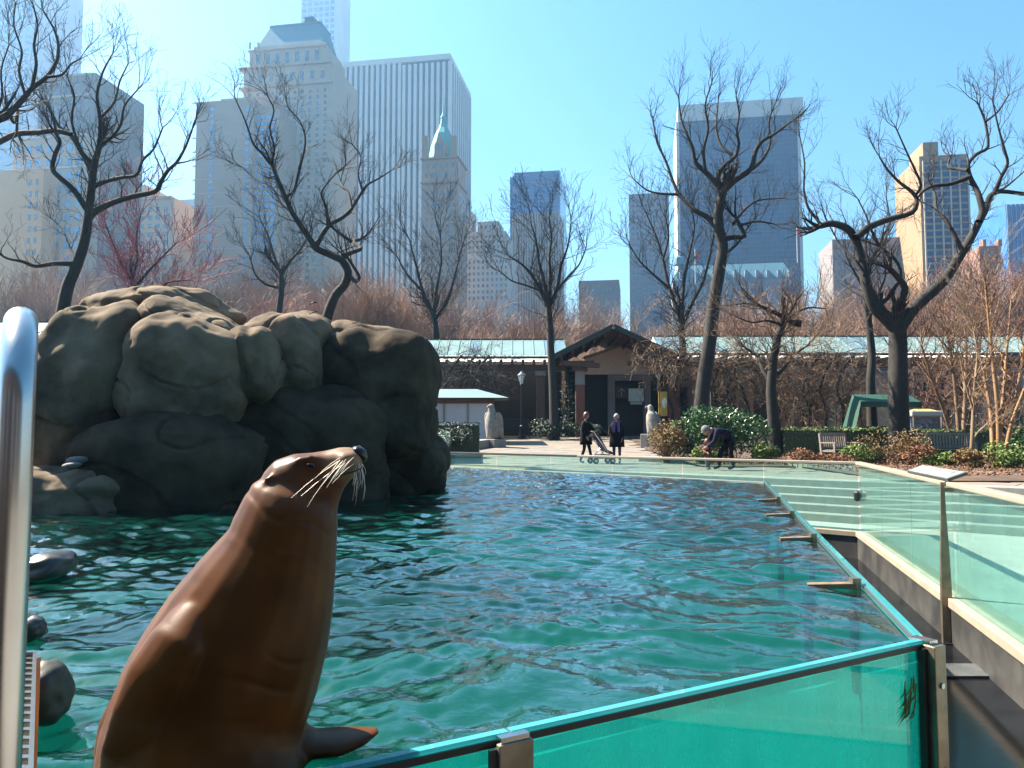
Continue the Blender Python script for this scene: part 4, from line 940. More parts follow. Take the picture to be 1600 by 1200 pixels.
# 12, 13
B = Bld('low_grey_block', 'low grey block between bare trees left of the tall dark tower', 905, 330); B.box('body', b_grey, 905, 968, 438, dep=24); B.windows(b_win, 908, 966, 446, 520, 8, 6, .5, .5)
B = Bld('violet_slab', 'plain violet grey slab tower behind the left twin tree', 984, 420); B.box('body', hmat('violet_grey', (.30, .27, .31)), 984, 1047, 302, dep=30); B.windows(b_win, 987, 1044, 308, 500, 9, 22, .5, .45)
# 14 dark sloped tower
B = Bld('dark_tower', 'huge dark glass tower with pale frame around its flat face', 1059, 480)
a, b, z0, z1 = B.rect(1059, 1255, 158, 690)
MB().box(a + 1.5, b - 1.5, 1.2, 42, z0, z1 - .4).build('core', b_glass, B.root)
aa, bb, zz0, zz1 = B.rect(1059, 1255, 158, 184); MB().box(aa, bb, 0, 42.5, zz0, zz1).build('top_band', b_white, B.root)
for x0, x1 in ((1059, 1063.5), (1250.5, 1255)):
    aa, bb, _, _ = B.rect(x0, x1, 184, 690); MB().box(aa, bb, 0, 42.5, z0, zz0 - .02).build('side_frame', b_white, B.root)
B.bands(hmat('dark_mullion', (.06, .09, .15), .3), 1064, 1250, [190 + 7.5 * i for i in range(36)], 1.0, off=1.2, proud=.15, name='floor_line')
mu_ = MB(); a, b, z0, z1 = B.rect(1064, 1250, 184, 600, 1.2)
for i in range(1, 26): mu_.box(a + (b-a)*i/26 - .12, a + (b-a)*i/26 + .12, .95, 1.3, z0, z1)
o = mu_.build('mullions', hmat('dark_mullion', (.06, .09, .15), .3), B.root); o['kind'] = 'stuff'
# 15 chateau hotel
B = Bld('chateau_hotel', 'old hotel with long teal mansard roof at the foot of the dark tower', 1052, 345)
B.box('body', hmat('slate_stone', (.24, .27, .34)), 1052, 1238, 436, dep=30); B.windows(b_win, 1056, 1234, 440, 520, 26, 9, .42, .55)
a, b, z0, z1 = B.rect(1052, 1238, 410, 436.2)
MB().add([(a - .4, -.4, z0), (b + .4, -.4, z0), (b + .4, 30.4, z0), (a - .4, 30.4, z0), (a + 3, 4, z1), (b - 3, 4, z1), (b - 3, 26, z1), (a + 3, 26, z1)], [(0,1,5,4), (1,2,6,5), (2,3,7,6), (3,0,4,7), (4,5,6,7)]).build('mansard_roof', b_copper, B.root)
for x in [1062 + 17 * i for i in range(11)]: B.box('dormer', hmat('slate_stone', (.24, .27, .34)), x, x + 5, 422, 434, off=-.3, dep=4)
a, b, z0, z1 = B.rect(1052, 1070, 396, 412, 0); MB().tube([((a+b)/2, 3, z0), ((a+b)/2, 3, z0 + 3.2), ((a+b)/2, 3, z1)], [(b-a)/2, (b-a)/2.4, .1], 10).build('corner_turret', b_copper, B.root)
for px, py, Y, lab in ((1086, 398, 340, 'small red flag on the roof of the chateau hotel, left'), (1245, 362, 338, 'small red flag on a tall pole right of the dark tower')):
    p = at(px, py, Y); t = thing('roof_flag', lab, 'flag', (p.x, Y, 0), group='red flags above the roofs')
    MB().tube([(0, 0, p.z - 14), (0, 0, p.z + 2.5)], .18, 6).build('pole', b_white, t)
    MB().add([(.2, 0, p.z + 2), (1.4, .3, p.z + 1.7), (2.4, 0, p.z + .6), (2.2, .2, p.z - 2.6), (1.2, .4, p.z - 2.2), (.2, 0, p.z - 1.6)], [(0,1,4,5), (1,2,3,4)]).build('cloth', mat('flag_red', (.65, .06, .05), .7), t)
# 16..19 right-hand buildings
B = Bld('grey_apartment', 'grey apartment block half hidden by trees left of the warm stone tower', 1303, 330); B.box('body', b_grey, 1303, 1425, 372, dep=26); B.windows(b_win, 1308, 1421, 380, 500, 12, 10, .5, .45); B.box('chimney', b_pale, 1303.5, 1306, 355, 372, dep=1.2)
B = Bld('warm_stone_tower', 'sunlit warm stone tower with dark window strips between pale piers', 1442, 300)
B.box('body', b_warm, 1442, 1518, 242, dep=30); B.box('penthouse', b_warm, 1442, 1466, 222, 242.2, off=1, dep=16)
a, b, z0, z1 = B.rect(1446, 1516, 252, 520); MB().box(a, b, -.15, .2, z0, z1).build('dark_glazing', b_glass, B.root)
B.piers(hmat('pale_rib', (.55, .47, .40)), 1446, 1516, 250, 520, 5, .16, proud=.8, name='rib')
o = B.windows(hmat('tan_spandrel', (.32, .24, .19)), 1446, 1516, 252, 520, 1, 26, 1, .32, proud=.3, name='spandrels')
a, b, z0, z1 = B.rect(1484, 1500, 244, 260); MB().tube([((a+b)/2, -1.0, (z0+z1)/2), ((a+b)/2, .2, (z0+z1)/2)], (b-a)/2, 16).build('round_window', b_win, B.root)
B = Bld('blue_edge_tower', 'blue glass tower at the right edge of the skyline', 1575, 380); B.box('body', b_glassb, 1577, 1640, 318, dep=34); B.piers(hmat('blue_rib', (.25, .40, .58)), 1577, 1640, 318, 520, 9, .2, proud=.4, name='rib')
u, _ = B.loc(1577, 400); _, z1 = B.loc(1577, 318)
me = MB().box(-.4, .1, -.4, .4, .5, z1).mesh('side_rib', hmat('blue_rib', (.25, .40, .58)))
for i in range(11): link('side_rib', me, B.root, (u, 1.5 + i * 3, 0))
B = Bld('red_brick_block', 'low red brick block with parapet behind the right tree', 1534, 260); B.box('body', b_red, 1534, 1568, 384, dep=18); B.box('parapet', b_red, 1536, 1541, 374, 384.1, dep=3); B.box('parapet', b_red, 1560, 1566, 374, 384.1, dep=3); B.windows(b_win, 1537, 1566, 392, 470, 4, 8, .4, .5)
# ------------------------------------------------------------------ bare trees
def rot_about(v, ax, a): return (Matrix.Rotation(a, 3, ax) @ v)
def perp_of(v, rg):
    r = Vector((rg.gauss(0,1), rg.gauss(0,1), rg.gauss(0,1))); p = r - v * r.dot(v)
    return p.normalized() if p.length > 1e-4 else Vector((1,0,0))
def grow(out, p, d, L, r, level, maxlev, rg, kids=5, zig=.35, up=.12, spread=.75, minr=.004):
    n = 5 if level < maxlev else 4
    pts = [p.copy()]; rad = [r]; q = p.copy(); dd = d.normalized(); dirs = [dd]
    for i in range(1, n + 1):
        dd = (dd + perp_of(dd, rg) * rg.uniform(0, zig) + Vector((0, 0, up))).normalized()
        q = q + dd * (L / n); pts.append(q.copy()); rad.append(max(minr, r * (1 - .75 * i / n))); dirs.append(dd)
    out.append((pts, rad, level))
    if level >= maxlev: return
    m = max(2, int(round(kids * rg.uniform(.75, 1.25))))
    for j in range(m):
        t = .22 + .78 * (j + rg.random() * .8) / m; t = min(t, .99); f = t * n; i = int(f); fr_ = f - i
        pos = pts[i].lerp(pts[i+1], fr_) if i < n else pts[n]
        base = dirs[min(i + 1, n)]
        nd = (base * math.cos(spread) + perp_of(base, rg) * math.sin(spread) * rg.uniform(.7, 1.2)).normalized()
        grow(out, pos, nd, L * rg.uniform(.45, .68), max(minr, (rad[i] * .62)), level + 1, maxlev, rg, kids, zig, up, spread, minr)
def to_meshes(out, cut, big_sides=9):
    wood, twigs = MB(), MB()
    for pts, rad, lv in out:
        if rad[0] >= cut: wood.tube(pts, rad, big_sides if rad[0] > .08 else 6, caps=False)
        else: twigs.tube(pts, rad, 3, caps=False)
    return wood, twigs
def limb_smooth(pl, k=3):      # soften a polyline a little, keep its kinks
    P = [Vector(p) for p in pl]; o = []
    for i in range(len(P) - 1):
        a, b = P[i], P[i+1]
        for j in range(k): o.append(a.lerp(b, j / k))
    o.append(P[-1])
    s = [o[0]] + [(o[i-1] + o[i] * 2 + o[i+1]) / 4 for i in range(1, len(o) - 1)] + [o[-1]]
    return s
def hero(name, label, Y, trunk, limbs, seed, twig_len=1.3, density=1.0, m_w=None, m_t=None, group='gnarled bare trees', minr=.0042, maxlev=2, cut=.03, kids=3):
    rg = random.Random(seed); out = []
    k = Y / F
    def conv(pl, y0, y1, w0, w1):
        n = len(pl); pts = []; 
        for i, (x, y) in enumerate(pl):
            t = i / max(1, n - 1); pts.append(at(x, y, Y + y0 + (y1 - y0) * t + (rg.uniform(-.12, .12) if 0 < i < n - 1 else 0)))
        s = limb_smooth(pts); m = len(s)
        return s, [max(minr, (w0 + (w1 - w0) * (i / (m-1)) ** .85) * k / 2) for i in range(m)]
    tpx, w0, w1 = trunk
    base = at(tpx[0][0], tpx[0][1], Y); zg_ = zt(base.x, Y) - .15
    s, r = conv(tpx, 0, 0, w0, w1)
    if base.z > zg_ + .05: s = [Vector((base.x + (base.x - s[2].x) * .3, Y, zg_)), ] + s; r = [r[0] * 1.25] + r
    out.append((s, r, 0)); paths = [(s, r)]
    for (pl, a, b) in limbs:
        dy = rg.uniform(-1.6, 1.6) * (1 if len(pl) > 3 else .5)
        s, r = conv(pl, 0, dy, a, b); out.append((s, r, 0)); paths.append((s, r))
    for ip, (s, r) in enumerate(paths):
        m = len(s); st = int(m * (.55 if ip == 0 else .12))
        tot = sum((s[i+1] - s[i]).length for i in range(m - 1))
        nk = max(3, int(tot * 2.5 * density))
        for j in range(nk):
            t = st + (m - 1.001 - st) * ((j + rg.random()) / nk) ** .8; i = int(t); pos = s[i].lerp(s[i+1], t - i); d0 = (s[i+1] - s[i]).normalized()
            nd = (d0 * .55 + perp_of(d0, rg) * .8 + Vector((0, -.0, .35))).normalized()
            fall = .55 + .9 * (t / m)
            grow(out, pos, nd, twig_len * rg.uniform(.45, 1.1) * fall, max(minr, min(r[i] * .5, .028)), 1, 1 + maxlev, rg, kids, .42, .10, .7, minr)
        d0 = (s[-1] - s[-2]).normalized()
        for j in range(3): grow(out, s[-1], (d0 + perp_of(d0, rg) * .45).normalized(), twig_len * rg.uniform(.8, 1.3), max(minr, r[-1] * .8), 1, 1 + maxlev, rg, kids + 1, .4, .1, .6, minr)
    wood, twigs = to_meshes(out, cut)
    b0 = at(tpx[0][0], tpx[0][1], Y)
    root = thing(name, label, 'tree', (b0.x, Y, zg_), group=group); off = Vector((-b0.x, -Y, -zg_))
    for mb in (wood, twigs): mb.v = [(x + off.x, y + off.y, z + off.z) for x, y, z in mb.v]
    wood.build('trunk', m_w or m_bark, root, smooth=True)
    if twigs.n: twigs.build('crown', m_t or m_twig, root)
    return root
hero('bare_tree', 'gnarled black tree rising behind the left end of the rocks', 24, ([(78, 570), (88, 525), (96, 500), (104, 450), (121, 412), (133, 375), (138, 337), (143, 292), (147, 258), (155, 228)], 25, 9),
     [([(136, 338), (170, 318), (205, 307), (245, 300), (250, 286), (262, 266), (276, 255), (290, 230), (300, 203)], 11, 3), ([(145, 292), (165, 283), (190, 277), (215, 275), (222, 250), (240, 235), (254, 200)], 8, 2.5),
      ([(136, 328), (115, 295), (90, 275), (80, 264), (87, 238), (95, 222), (88, 210)], 10, 5), ([(144, 268), (122, 228), (108, 206), (92, 200), (78, 170), (60, 150)], 9, 3), ([(112, 210), (85, 203), (60, 207), (25, 208), (-6, 224)], 8, 10),
      ([(113, 412), (85, 411), (55, 417), (35, 408), (10, 404), (-4, 394)], 9, 3), ([(155, 230), (158, 190), (150, 150), (160, 112), (176, 84)], 8, 2), ([(155, 228), (176, 214), (190, 195), (193, 165), (215, 140)], 7, 2), ([(156, 185), (180, 160), (186, 128), (200, 100)], 5, 2),
      ([(208, 306), (214, 296), (206, 284)], 5, 3), ([(122, 410), (108, 385), (100, 360), (85, 345)], 4, 2), ([(150, 258), (128, 240), (110, 190), (118, 150), (105, 120)], 6, 2)], 101, .95)
hero('bare_tree', 'bare tree outside the left edge whose branches reach into the top left corner', 20, ([(-190, 690), (-180, 500), (-150, 330), (-100, 250), (-50, 215), (-12, 192)], 34, 13),
     [([(-12, 192), (15, 178), (40, 150), (50, 137), (75, 120), (90, 95), (92, 70), (85, 45), (68, 18)], 12, 2.5), ([(15, 178), (22, 195), (28, 170), (26, 205)], 6, 4), ([(50, 137), (58, 100), (52, 70), (60, 40), (52, 8)], 6, 2), ([(40, 150), (28, 110), (36, 80), (20, 40), (24, 5)], 5, 2), ([(75, 120), (98, 118), (110, 100), (125, 92)], 5, 2), ([(-12, 192), (5, 150), (0, 110), (14, 70)], 5, 2)], 102, 1.0)
hero('bare_tree', 'twisting black tree behind the rocks in front of the striped tower', 26, ([(500, 560), (507, 510), (516, 480), (524, 460), (540, 444), (545, 424), (535, 406), (516, 398), (492, 388), (486, 376), (472, 356), (456, 332), (446, 308), (432, 276), (424, 254)], 18, 6),
     [([(424, 256), (410, 240), (395, 226), (385, 192), (368, 155)], 5, 2), ([(424, 256), (430, 232), (420, 200), (430, 172), (418, 150)], 4, 2), ([(446, 308), (460, 300), (465, 276), (475, 238), (478, 215), (470, 190), (450, 168)], 6, 2), ([(494, 384), (512, 352), (536, 340), (550, 326), (566, 298), (574, 288), (592, 279), (612, 266)], 9, 2), ([(512, 352), (510, 322), (500, 303), (512, 285), (526, 270)], 5, 2),
      ([(535, 400), (556, 392), (566, 389), (550, 377), (563, 374)], 8, 5), ([(550, 378), (535, 368), (520, 356)], 6, 4), ([(545, 430), (556, 441), (563, 434), (552, 416), (544, 404)], 7, 4), ([(550, 326), (545, 300), (530, 285), (540, 255)], 5, 2), ([(566, 298), (558, 270), (566, 245), (550, 225)], 4, 2), ([(456, 332), (440, 320), (425, 290), (400, 282), (380, 262)], 4, 2)], 103, 1.0)
hero('bare_tree', 'slim dark tree with upswept crown in front of the colonnade roof', 39, ([(866, 668), (864, 600), (861, 550), (859, 500), (857, 478)], 15, 9),
     [([(858, 482), (845, 455), (832, 430), (815, 412), (795, 400)], 8, 2), ([(858, 480), (852, 445), (842, 410), (838, 375), (830, 350)], 7, 2), ([(857, 478), (860, 440), (858, 400), (862, 370), (858, 340)], 8, 2), ([(858, 480), (872, 450), (876, 415), (888, 385), (892, 350)], 7, 2), ([(870, 455), (885, 435), (905, 415), (915, 390)], 5, 2), ([(846, 455), (820, 445), (800, 440), (782, 425)], 4, 2)], 104, 1.7, 1.1, minr=.008)
hero('bare_tree', 'tall thick crooked tree in front of the dark glass tower', 33, ([(1093, 660), (1100, 590), (1108, 540), (1114, 480), (1120, 444), (1126, 412), (1130, 382), (1122, 356), (1122, 328), (1130, 296)], 24, 14),
     [([(1130, 298), (1150, 280), (1175, 265), (1180, 236), (1190, 220), (1210, 210), (1236, 190)], 12, 3), ([(1126, 302), (1120, 276), (1130, 260), (1150, 245), (1155, 224), (1150, 204), (1156, 178), (1150, 150)], 10, 2), ([(1124, 292), (1102, 268), (1086, 255), (1082, 230), (1075, 214), (1064, 188), (1060, 150)], 10, 2), ([(1123, 358), (1105, 338), (1086, 330), (1070, 315), (1060, 304), (1050, 280), (1040, 250), (1026, 224), (1020, 186)], 10, 2.5),
      ([(1060, 304), (1032, 303), (1010, 298), (990, 280)], 5, 2), ([(1130, 374), (1146, 370), (1166, 371), (1156, 352), (1150, 340)], 10, 5), ([(1156, 352), (1182, 345), (1210, 350)], 5, 2), ([(1146, 350), (1160, 330), (1182, 312), (1222, 310)], 6, 2), ([(1176, 264), (1192, 250), (1205, 225), (1200, 190), (1212, 160)], 6, 2), ([(1102, 268), (1098, 235), (1108, 200), (1100, 165), (1112, 130)], 6, 2), ([(1150, 245), (1128, 232), (1118, 205), (1122, 160)], 6, 2), ([(1128, 400), (1150, 385), (1165, 360), (1180, 340)], 5, 2)], 105, 1.15, 1.1)
hero('bare_tree', 'three stemmed young tree left of the thick crooked tree', 42, ([(1068, 600), (1067, 545), (1064, 505)], 13, 9), [([(1065, 510), (1056, 478), (1045, 450), (1036, 405), (1026, 370), (1008, 330)], 8, 2), ([(1064, 505), (1068, 440), (1076, 400), (1086, 356), (1080, 320)], 7, 2), ([(1066, 508), (1085, 466), (1100, 440), (1112, 385), (1118, 350)], 7, 2), ([(1045, 450), (1022, 430), (1000, 410), (985, 385)], 5, 2), ([(1036, 405), (1046, 370), (1040, 340)], 4, 2)], 106, 1.8, 1.1, minr=.008)
hero('bare_tree', 'massive forked tree with contorted limbs on the right', 26, ([(1405, 690), (1404, 640), (1403, 580), (1403, 535), (1402, 510)], 33, 26),
     [([(1400, 515), (1382, 496), (1364, 480), (1352, 440), (1346, 410), (1338, 376), (1325, 356), (1300, 348), (1282, 353)], 20, 10), ([(1284, 352), (1274, 340), (1262, 325), (1255, 298), (1258, 255), (1250, 215)], 6, 2), ([(1338, 372), (1356, 355), (1386, 343), (1428, 333), (1434, 312), (1426, 300), (1405, 285), (1386, 265), (1374, 245)], 13, 2.5), ([(1430, 306), (1441, 290), (1428, 262), (1416, 236), (1400, 200)], 5, 2),
      ([(1404, 514), (1422, 488), (1440, 470), (1475, 440), (1500, 400), (1515, 376), (1530, 346), (1541, 326), (1546, 305), (1562, 298), (1602, 303)], 22, 6), ([(1530, 346), (1536, 330), (1531, 310), (1526, 296), (1515, 276), (1511, 256), (1526, 240), (1546, 232), (1540, 190), (1530, 166)], 12, 3), ([(1516, 276), (1486, 288), (1456, 290), (1440, 300), (1428, 318)], 8, 3), ([(1512, 266), (1496, 264), (1480, 262), (1484, 246)], 7, 3), ([(1556, 298), (1562, 280), (1576, 256), (1570, 235), (1560, 200), (1551, 158)], 7, 2),
      ([(1404, 514), (1408, 472), (1416, 450), (1402, 432), (1390, 420)], 14, 8), ([(1504, 392), (1478, 342), (1462, 330), (1462, 305), (1455, 285)], 8, 2.5), ([(1364, 480), (1385, 470), (1410, 430), (1400, 405), (1375, 385)], 8, 4), ([(1350, 430), (1330, 400), (1310, 380), (1290, 340)], 5, 2), ([(1562, 298), (1575, 290), (1600, 268)], 4, 2), ([(1540, 190), (1560, 175), (1575, 150)], 4, 2)], 107, .95, .95)
hero('bare_tree', 'slender leaning trunk just left of the massive forked tree', 33, ([(1362, 640), (1360, 590), (1363, 555), (1357, 500), (1352, 450), (1358, 415)], 15, 8), [([(1357, 500), (1372, 460), (1385, 430), (1380, 395)], 6, 2), ([(1352, 455), (1335, 425), (1322, 400)], 5, 2), ([(1358, 415), (1350, 385), (1360, 350), (1340, 310)], 6, 2), ([(1358, 418), (1378, 390), (1392, 350), (1385, 310)], 5, 2)], 108, 1.5, 1.1)
hero('bare_tree', 'crooked low garden tree behind the glossy bush', 27, ([(1212, 700), (1208, 650), (1204, 610), (1207, 570), (1214, 530), (1222, 508)], 22, 9), [([(1252, 506), (1238, 504), (1225, 495), (1205, 486), (1188, 478)], 12, 5), ([(1207, 590), (1226, 574), (1236, 556), (1262, 540)], 10, 3), ([(1206, 600), (1190, 575), (1182, 555), (1160, 540)], 8, 3), ([(1222, 510), (1240, 490), (1262, 480), (1290, 482)], 6, 2), ([(1222, 508), (1200, 500), (1175, 505), (1150, 495)], 5, 2)], 109, 1.3, 2.2, m_t=m_twig_tan, minr=.006)
hero('bare_tree', 'small dark tree with forked stems between the rocks and the tan slab', 44, ([(430, 560), (434, 500), (440, 455), (439, 425)], 12, 8), [([(439, 430), (428, 400), (418, 365), (405, 340)], 6, 2), ([(440, 425), (455, 405), (470, 390), (485, 360)], 6, 2), ([(438, 450), (415, 445), (398, 430), (390, 400)], 5, 2)], 110, 1.8, 1.0, minr=.009)
hero('bare_tree', 'upswept bare tree right of the striped tower above the roof', 54, ([(684, 580), (682, 520), (678, 490)], 12, 8), [([(678, 495), (660, 455), (650, 415), (640, 375)], 7, 2), ([(678, 490), (682, 450), (690, 410), (688, 365)], 7, 2), ([(680, 500), (702, 465), (712, 425), (722, 385)], 6, 2), ([(660, 455), (636, 430), (620, 400)], 5, 2)], 111, 2.4, 1.2, minr=.010)
hero('red_bud_tree', 'tree with reddish pink twigs behind the left side of the rocks', 40, ([(222, 590), (218, 520), (212, 470), (207, 440)], 11, 6), [([(208, 445), (192, 415), (178, 385), (165, 350)], 5, 2), ([(207, 440), (215, 405), (212, 370), (220, 335)], 5, 2), ([(210, 450), (235, 420), (255, 400), (275, 380)], 5, 2), ([(212, 470), (240, 460), (262, 440), (290, 438)], 5, 2)], 112, 1.9, 1.6, m_t=m_twig_red, minr=.012)
hero('sapling', 'thin young tree in the garden bed at the right', 21, ([(1518, 735), (1519, 690), (1521, 640), (1524, 590)], 8, 4), [([(1519, 690), (1530, 672), (1546, 660)], 4, 1.5), ([(1521, 640), (1508, 600), (1500, 560)], 4, 1.5), ([(1524, 590), (1528, 550), (1520, 510)], 4, 1.5)], 113, .9, .8, m_w=mat('tan_bark', (.26, .17, .10), .85), m_t=m_twig_tan, minr=.005)
def multistem(name, label, Y, stems, seed, mw, mt_, tl=1.2, dens=1.0, minr=.005):
    x, y = stems[0][0]
    return hero(name, label, Y, (stems[0], 9, 3), [(s, 8, 2.5) for s in stems[1:]], seed, tl, dens, mw, mt_, 'multi stemmed shrubs', minr, cut=.018)
m_cin = mat('cinnamon_bark', (.36, .19, .08), .7, .2, 6)
multistem('crape_myrtle', 'multi stemmed tree with cinnamon bark and rusty twigs at the right edge', 22, [[(1562, 715), (1560, 640), (1552, 570), (1545, 500), (1540, 450)], [(1552, 715), (1548, 640), (1535, 575), (1522, 520)], [(1566, 715), (1585, 640), (1598, 560), (1605, 480)], [(1570, 715), (1580, 660), (1604, 600), (1622, 540)], [(1558, 715), (1566, 640), (1572, 560), (1580, 470)]], 121, m_cin, m_twig_rust, 1.0, 1.7)
multistem('rusty_shrub', 'big rust brown shrub behind the right hand bench', 27, [[(1500, 690), (1496, 640), (1490, 580), (1480, 520)], [(1490, 690), (1475, 640), (1455, 590), (1440, 540)], [(1510, 690), (1520, 630), (1530, 560), (1535, 480)], [(1505, 690), (1508, 620), (1510, 540), (1505, 470)]], 122, m_twig_tan, m_twig_rust, 1.4, 2.2)

# far trees: five kinds of bare crown, copied over the park behind the colonnade
protos = []
for i in range(5):
    rg = random.Random(200 + i); out = []; H = rg.uniform(9, 12)
    tr = [Vector((0, 0, -.3)), Vector((rg.uniform(-.2, .2), 0, H * .12)), Vector((rg.uniform(-.3, .3), rg.uniform(-.3, .3), H * .25))]
    out.append((limb_smooth(tr), [.22, .2, .19, .18, .17, .16, .15], 0))
    for j in range(7):
        a = j / 7 * 6.28 + rg.random(); d = Vector((math.cos(a) * .65, math.sin(a) * .65, 1.0)).normalized()
        grow(out, tr[2] - Vector((0, 0, rg.uniform(0, H * .1))), d, H * rg.uniform(.5, .72), .09, 0, 3, rg, 8, .3, .08, .62, .012)
    w, t_ = to_meshes(out, .06)
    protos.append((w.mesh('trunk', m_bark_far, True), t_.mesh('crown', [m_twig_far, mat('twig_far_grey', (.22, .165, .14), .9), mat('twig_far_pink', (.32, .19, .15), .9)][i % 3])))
rg = random.Random(77)
LMK = [(20, 'behind the handrail'), (90, 'at the foot of the leftmost tower'), (170, 'below the stepped block'), (250, 'by the red twigged tree'), (320, 'below the pale office'), (390, 'below the tan slab'), (470, 'below the grand hotel'), (550, 'behind the twisting tree'), (620, 'below the striped tower'), (700, 'below the spired hotel'), (770, 'below the stepped white block'), (830, 'left of the slim dark tree'), (890, 'right of the slim dark tree'), (950, 'above the gable, left'), (1010, 'above the gable, right'), (1070, 'behind the three stemmed tree'), (1130, 'behind the thick crooked tree'), (1190, 'below the dark tower'), (1250, 'right below the dark tower'), (1310, 'left of the forked tree'), (1370, 'behind the slender leaning trunk'), (1430, 'behind the massive forked tree'), (1490, 'below the warm stone tower'), (1550, 'below the red brick block'), (1610, 'below the blue edge tower'), (9999, 'at the right edge')]
def landmark(px): return next(n for x, n in LMK if px < x)
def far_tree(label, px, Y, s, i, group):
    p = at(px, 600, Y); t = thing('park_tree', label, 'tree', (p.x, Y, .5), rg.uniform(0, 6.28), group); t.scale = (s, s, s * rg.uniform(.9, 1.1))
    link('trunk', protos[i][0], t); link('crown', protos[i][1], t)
n = 0
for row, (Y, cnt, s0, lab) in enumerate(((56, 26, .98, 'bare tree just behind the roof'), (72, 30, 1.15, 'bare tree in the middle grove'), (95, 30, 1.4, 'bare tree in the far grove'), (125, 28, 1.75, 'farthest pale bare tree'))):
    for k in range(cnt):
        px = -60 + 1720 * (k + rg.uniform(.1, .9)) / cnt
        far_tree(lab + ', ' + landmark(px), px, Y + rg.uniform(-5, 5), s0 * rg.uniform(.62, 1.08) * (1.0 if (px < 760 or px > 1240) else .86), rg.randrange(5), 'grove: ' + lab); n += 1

by = {}
for o in C.objects:
    if o.name.startswith('park_tree'): by.setdefault(o['label'], []).append(o)
for l, os_ in by.items():
    if len(os_) > 1:
        os_.sort(key=lambda o: o.location.x / o.location.y)
        for o, w in zip(os_, ('left one', 'right one') if len(os_) == 2 else ('left one', 'middle one', 'right one', 'last one')): o['label'] = l + ', ' + w
# ------------------------------------------------------------------ shrubs and hedges
def leafcloud(rg, fn, n, size, squash=1.0):
    mb = MB(); V = []; Fc = []
    for i in range(n):
        p = fn(rg); a = Vector((rg.gauss(0,1), rg.gauss(0,1), rg.gauss(0,.8))).normalized(); b = perp_of(a, rg); L = size * rg.uniform(.6, 1.3)
        c = a.cross(b) * L * .12
        V += [p - a * L * .5, p + b * L * .26 + c, p + a * L * .5, p - b * L * .26 + c]; Fc.append((4*i, 4*i+1, 4*i+2, 4*i+3))
    mb.add(V, Fc); return mb
def bush(name, label, px, py_top, Y, wpx, m, n, size, seed, stems=14, cat='shrub', group='garden shrubs', depth=1.0, lumps=7, mstem=None, zoff=0):
    rg = random.Random(seed); p = at(px, 600, Y); zg_ = zt(p.x, Y) + zoff; H = at(px, py_top, Y).z - zg_; W = wpx * Y / F
    lump = [(Vector((rg.uniform(-.36, .36) * W, rg.uniform(-.3, .3) * W * depth, H * rg.uniform(.3, .72))), rg.uniform(.2, .34)) for _ in range(lumps)] + [(Vector((0, 0, H * .55)), .4)]
    def fn(r):
        c, s_ = r.choice(lump); d = Vector((r.gauss(0,1), r.gauss(0,1), r.gauss(0,1))).normalized() * (r.random() ** .33)
        q = c + Vector((d.x * W * s_, d.y * W * s_ * depth, d.z * H * s_ * 1.05)); q.z = max(.02, q.z); return q
    t = thing(name, label, cat, (p.x, Y, zg_), group=group)
    o = leafcloud(rg, fn, n, size).build('foliage', m, t)
    st = MB()
    for i in range(stems):
        e = fn(rg); st.tube([(rg.uniform(-.1, .1) * W, 0, -.05), (e.x * .5 + rg.uniform(-.05, .05), e.y * .5, e.z * .55), e], [.014, .010, .004], 4, caps=False)
    st.build('stem', mstem or m_twig, t)
    return t
bush('glossy_bush', 'big glossy green bush behind the stooping man', 1138, 628, 24.6, 125, m_leaf, 6500, .12, 1, 30, depth=.7)
bush('golden_shrub', 'golden brown shrub in front of the right eagle statue', 1040, 652, 25.5, 62, m_golden, 2600, .08, 2, 60, mstem=m_twig_tan)
bush('dark_shrub', 'dark green shrub between the golden shrub and the glossy bush', 1066, 668, 26.5, 40, m_leafd, 1500, .09, 3)
bush('round_bush', 'rounded dark bush left of the brick entrance column', 868, 654, 39.5, 70, m_leafd, 3000, .12, 4); bush('round_bush', 'lower dark bush between the round bush and the two women', 915, 660, 39.8, 50, m_leafd, 2000, .12, 5)
bush('dark_shrub', 'dark shrub with pale blooms below the white kiosk', 712, 662, 27.8, 60, m_leafd, 2600, .10, 6); bush('pale_shrub', 'small pale leaved plant in front of the dark shrub by the kiosk', 692, 668, 26.6, 26, mat('pale_leaf', (.22, .30, .24), .5, .4, 8), 900, .09, 7)
bush('golden_shrub', 'straw coloured shrub beside the right end of the rocks', 664, 655, 26.3, 40, m_golden, 1500, .08, 8, 40, mstem=m_twig_tan)
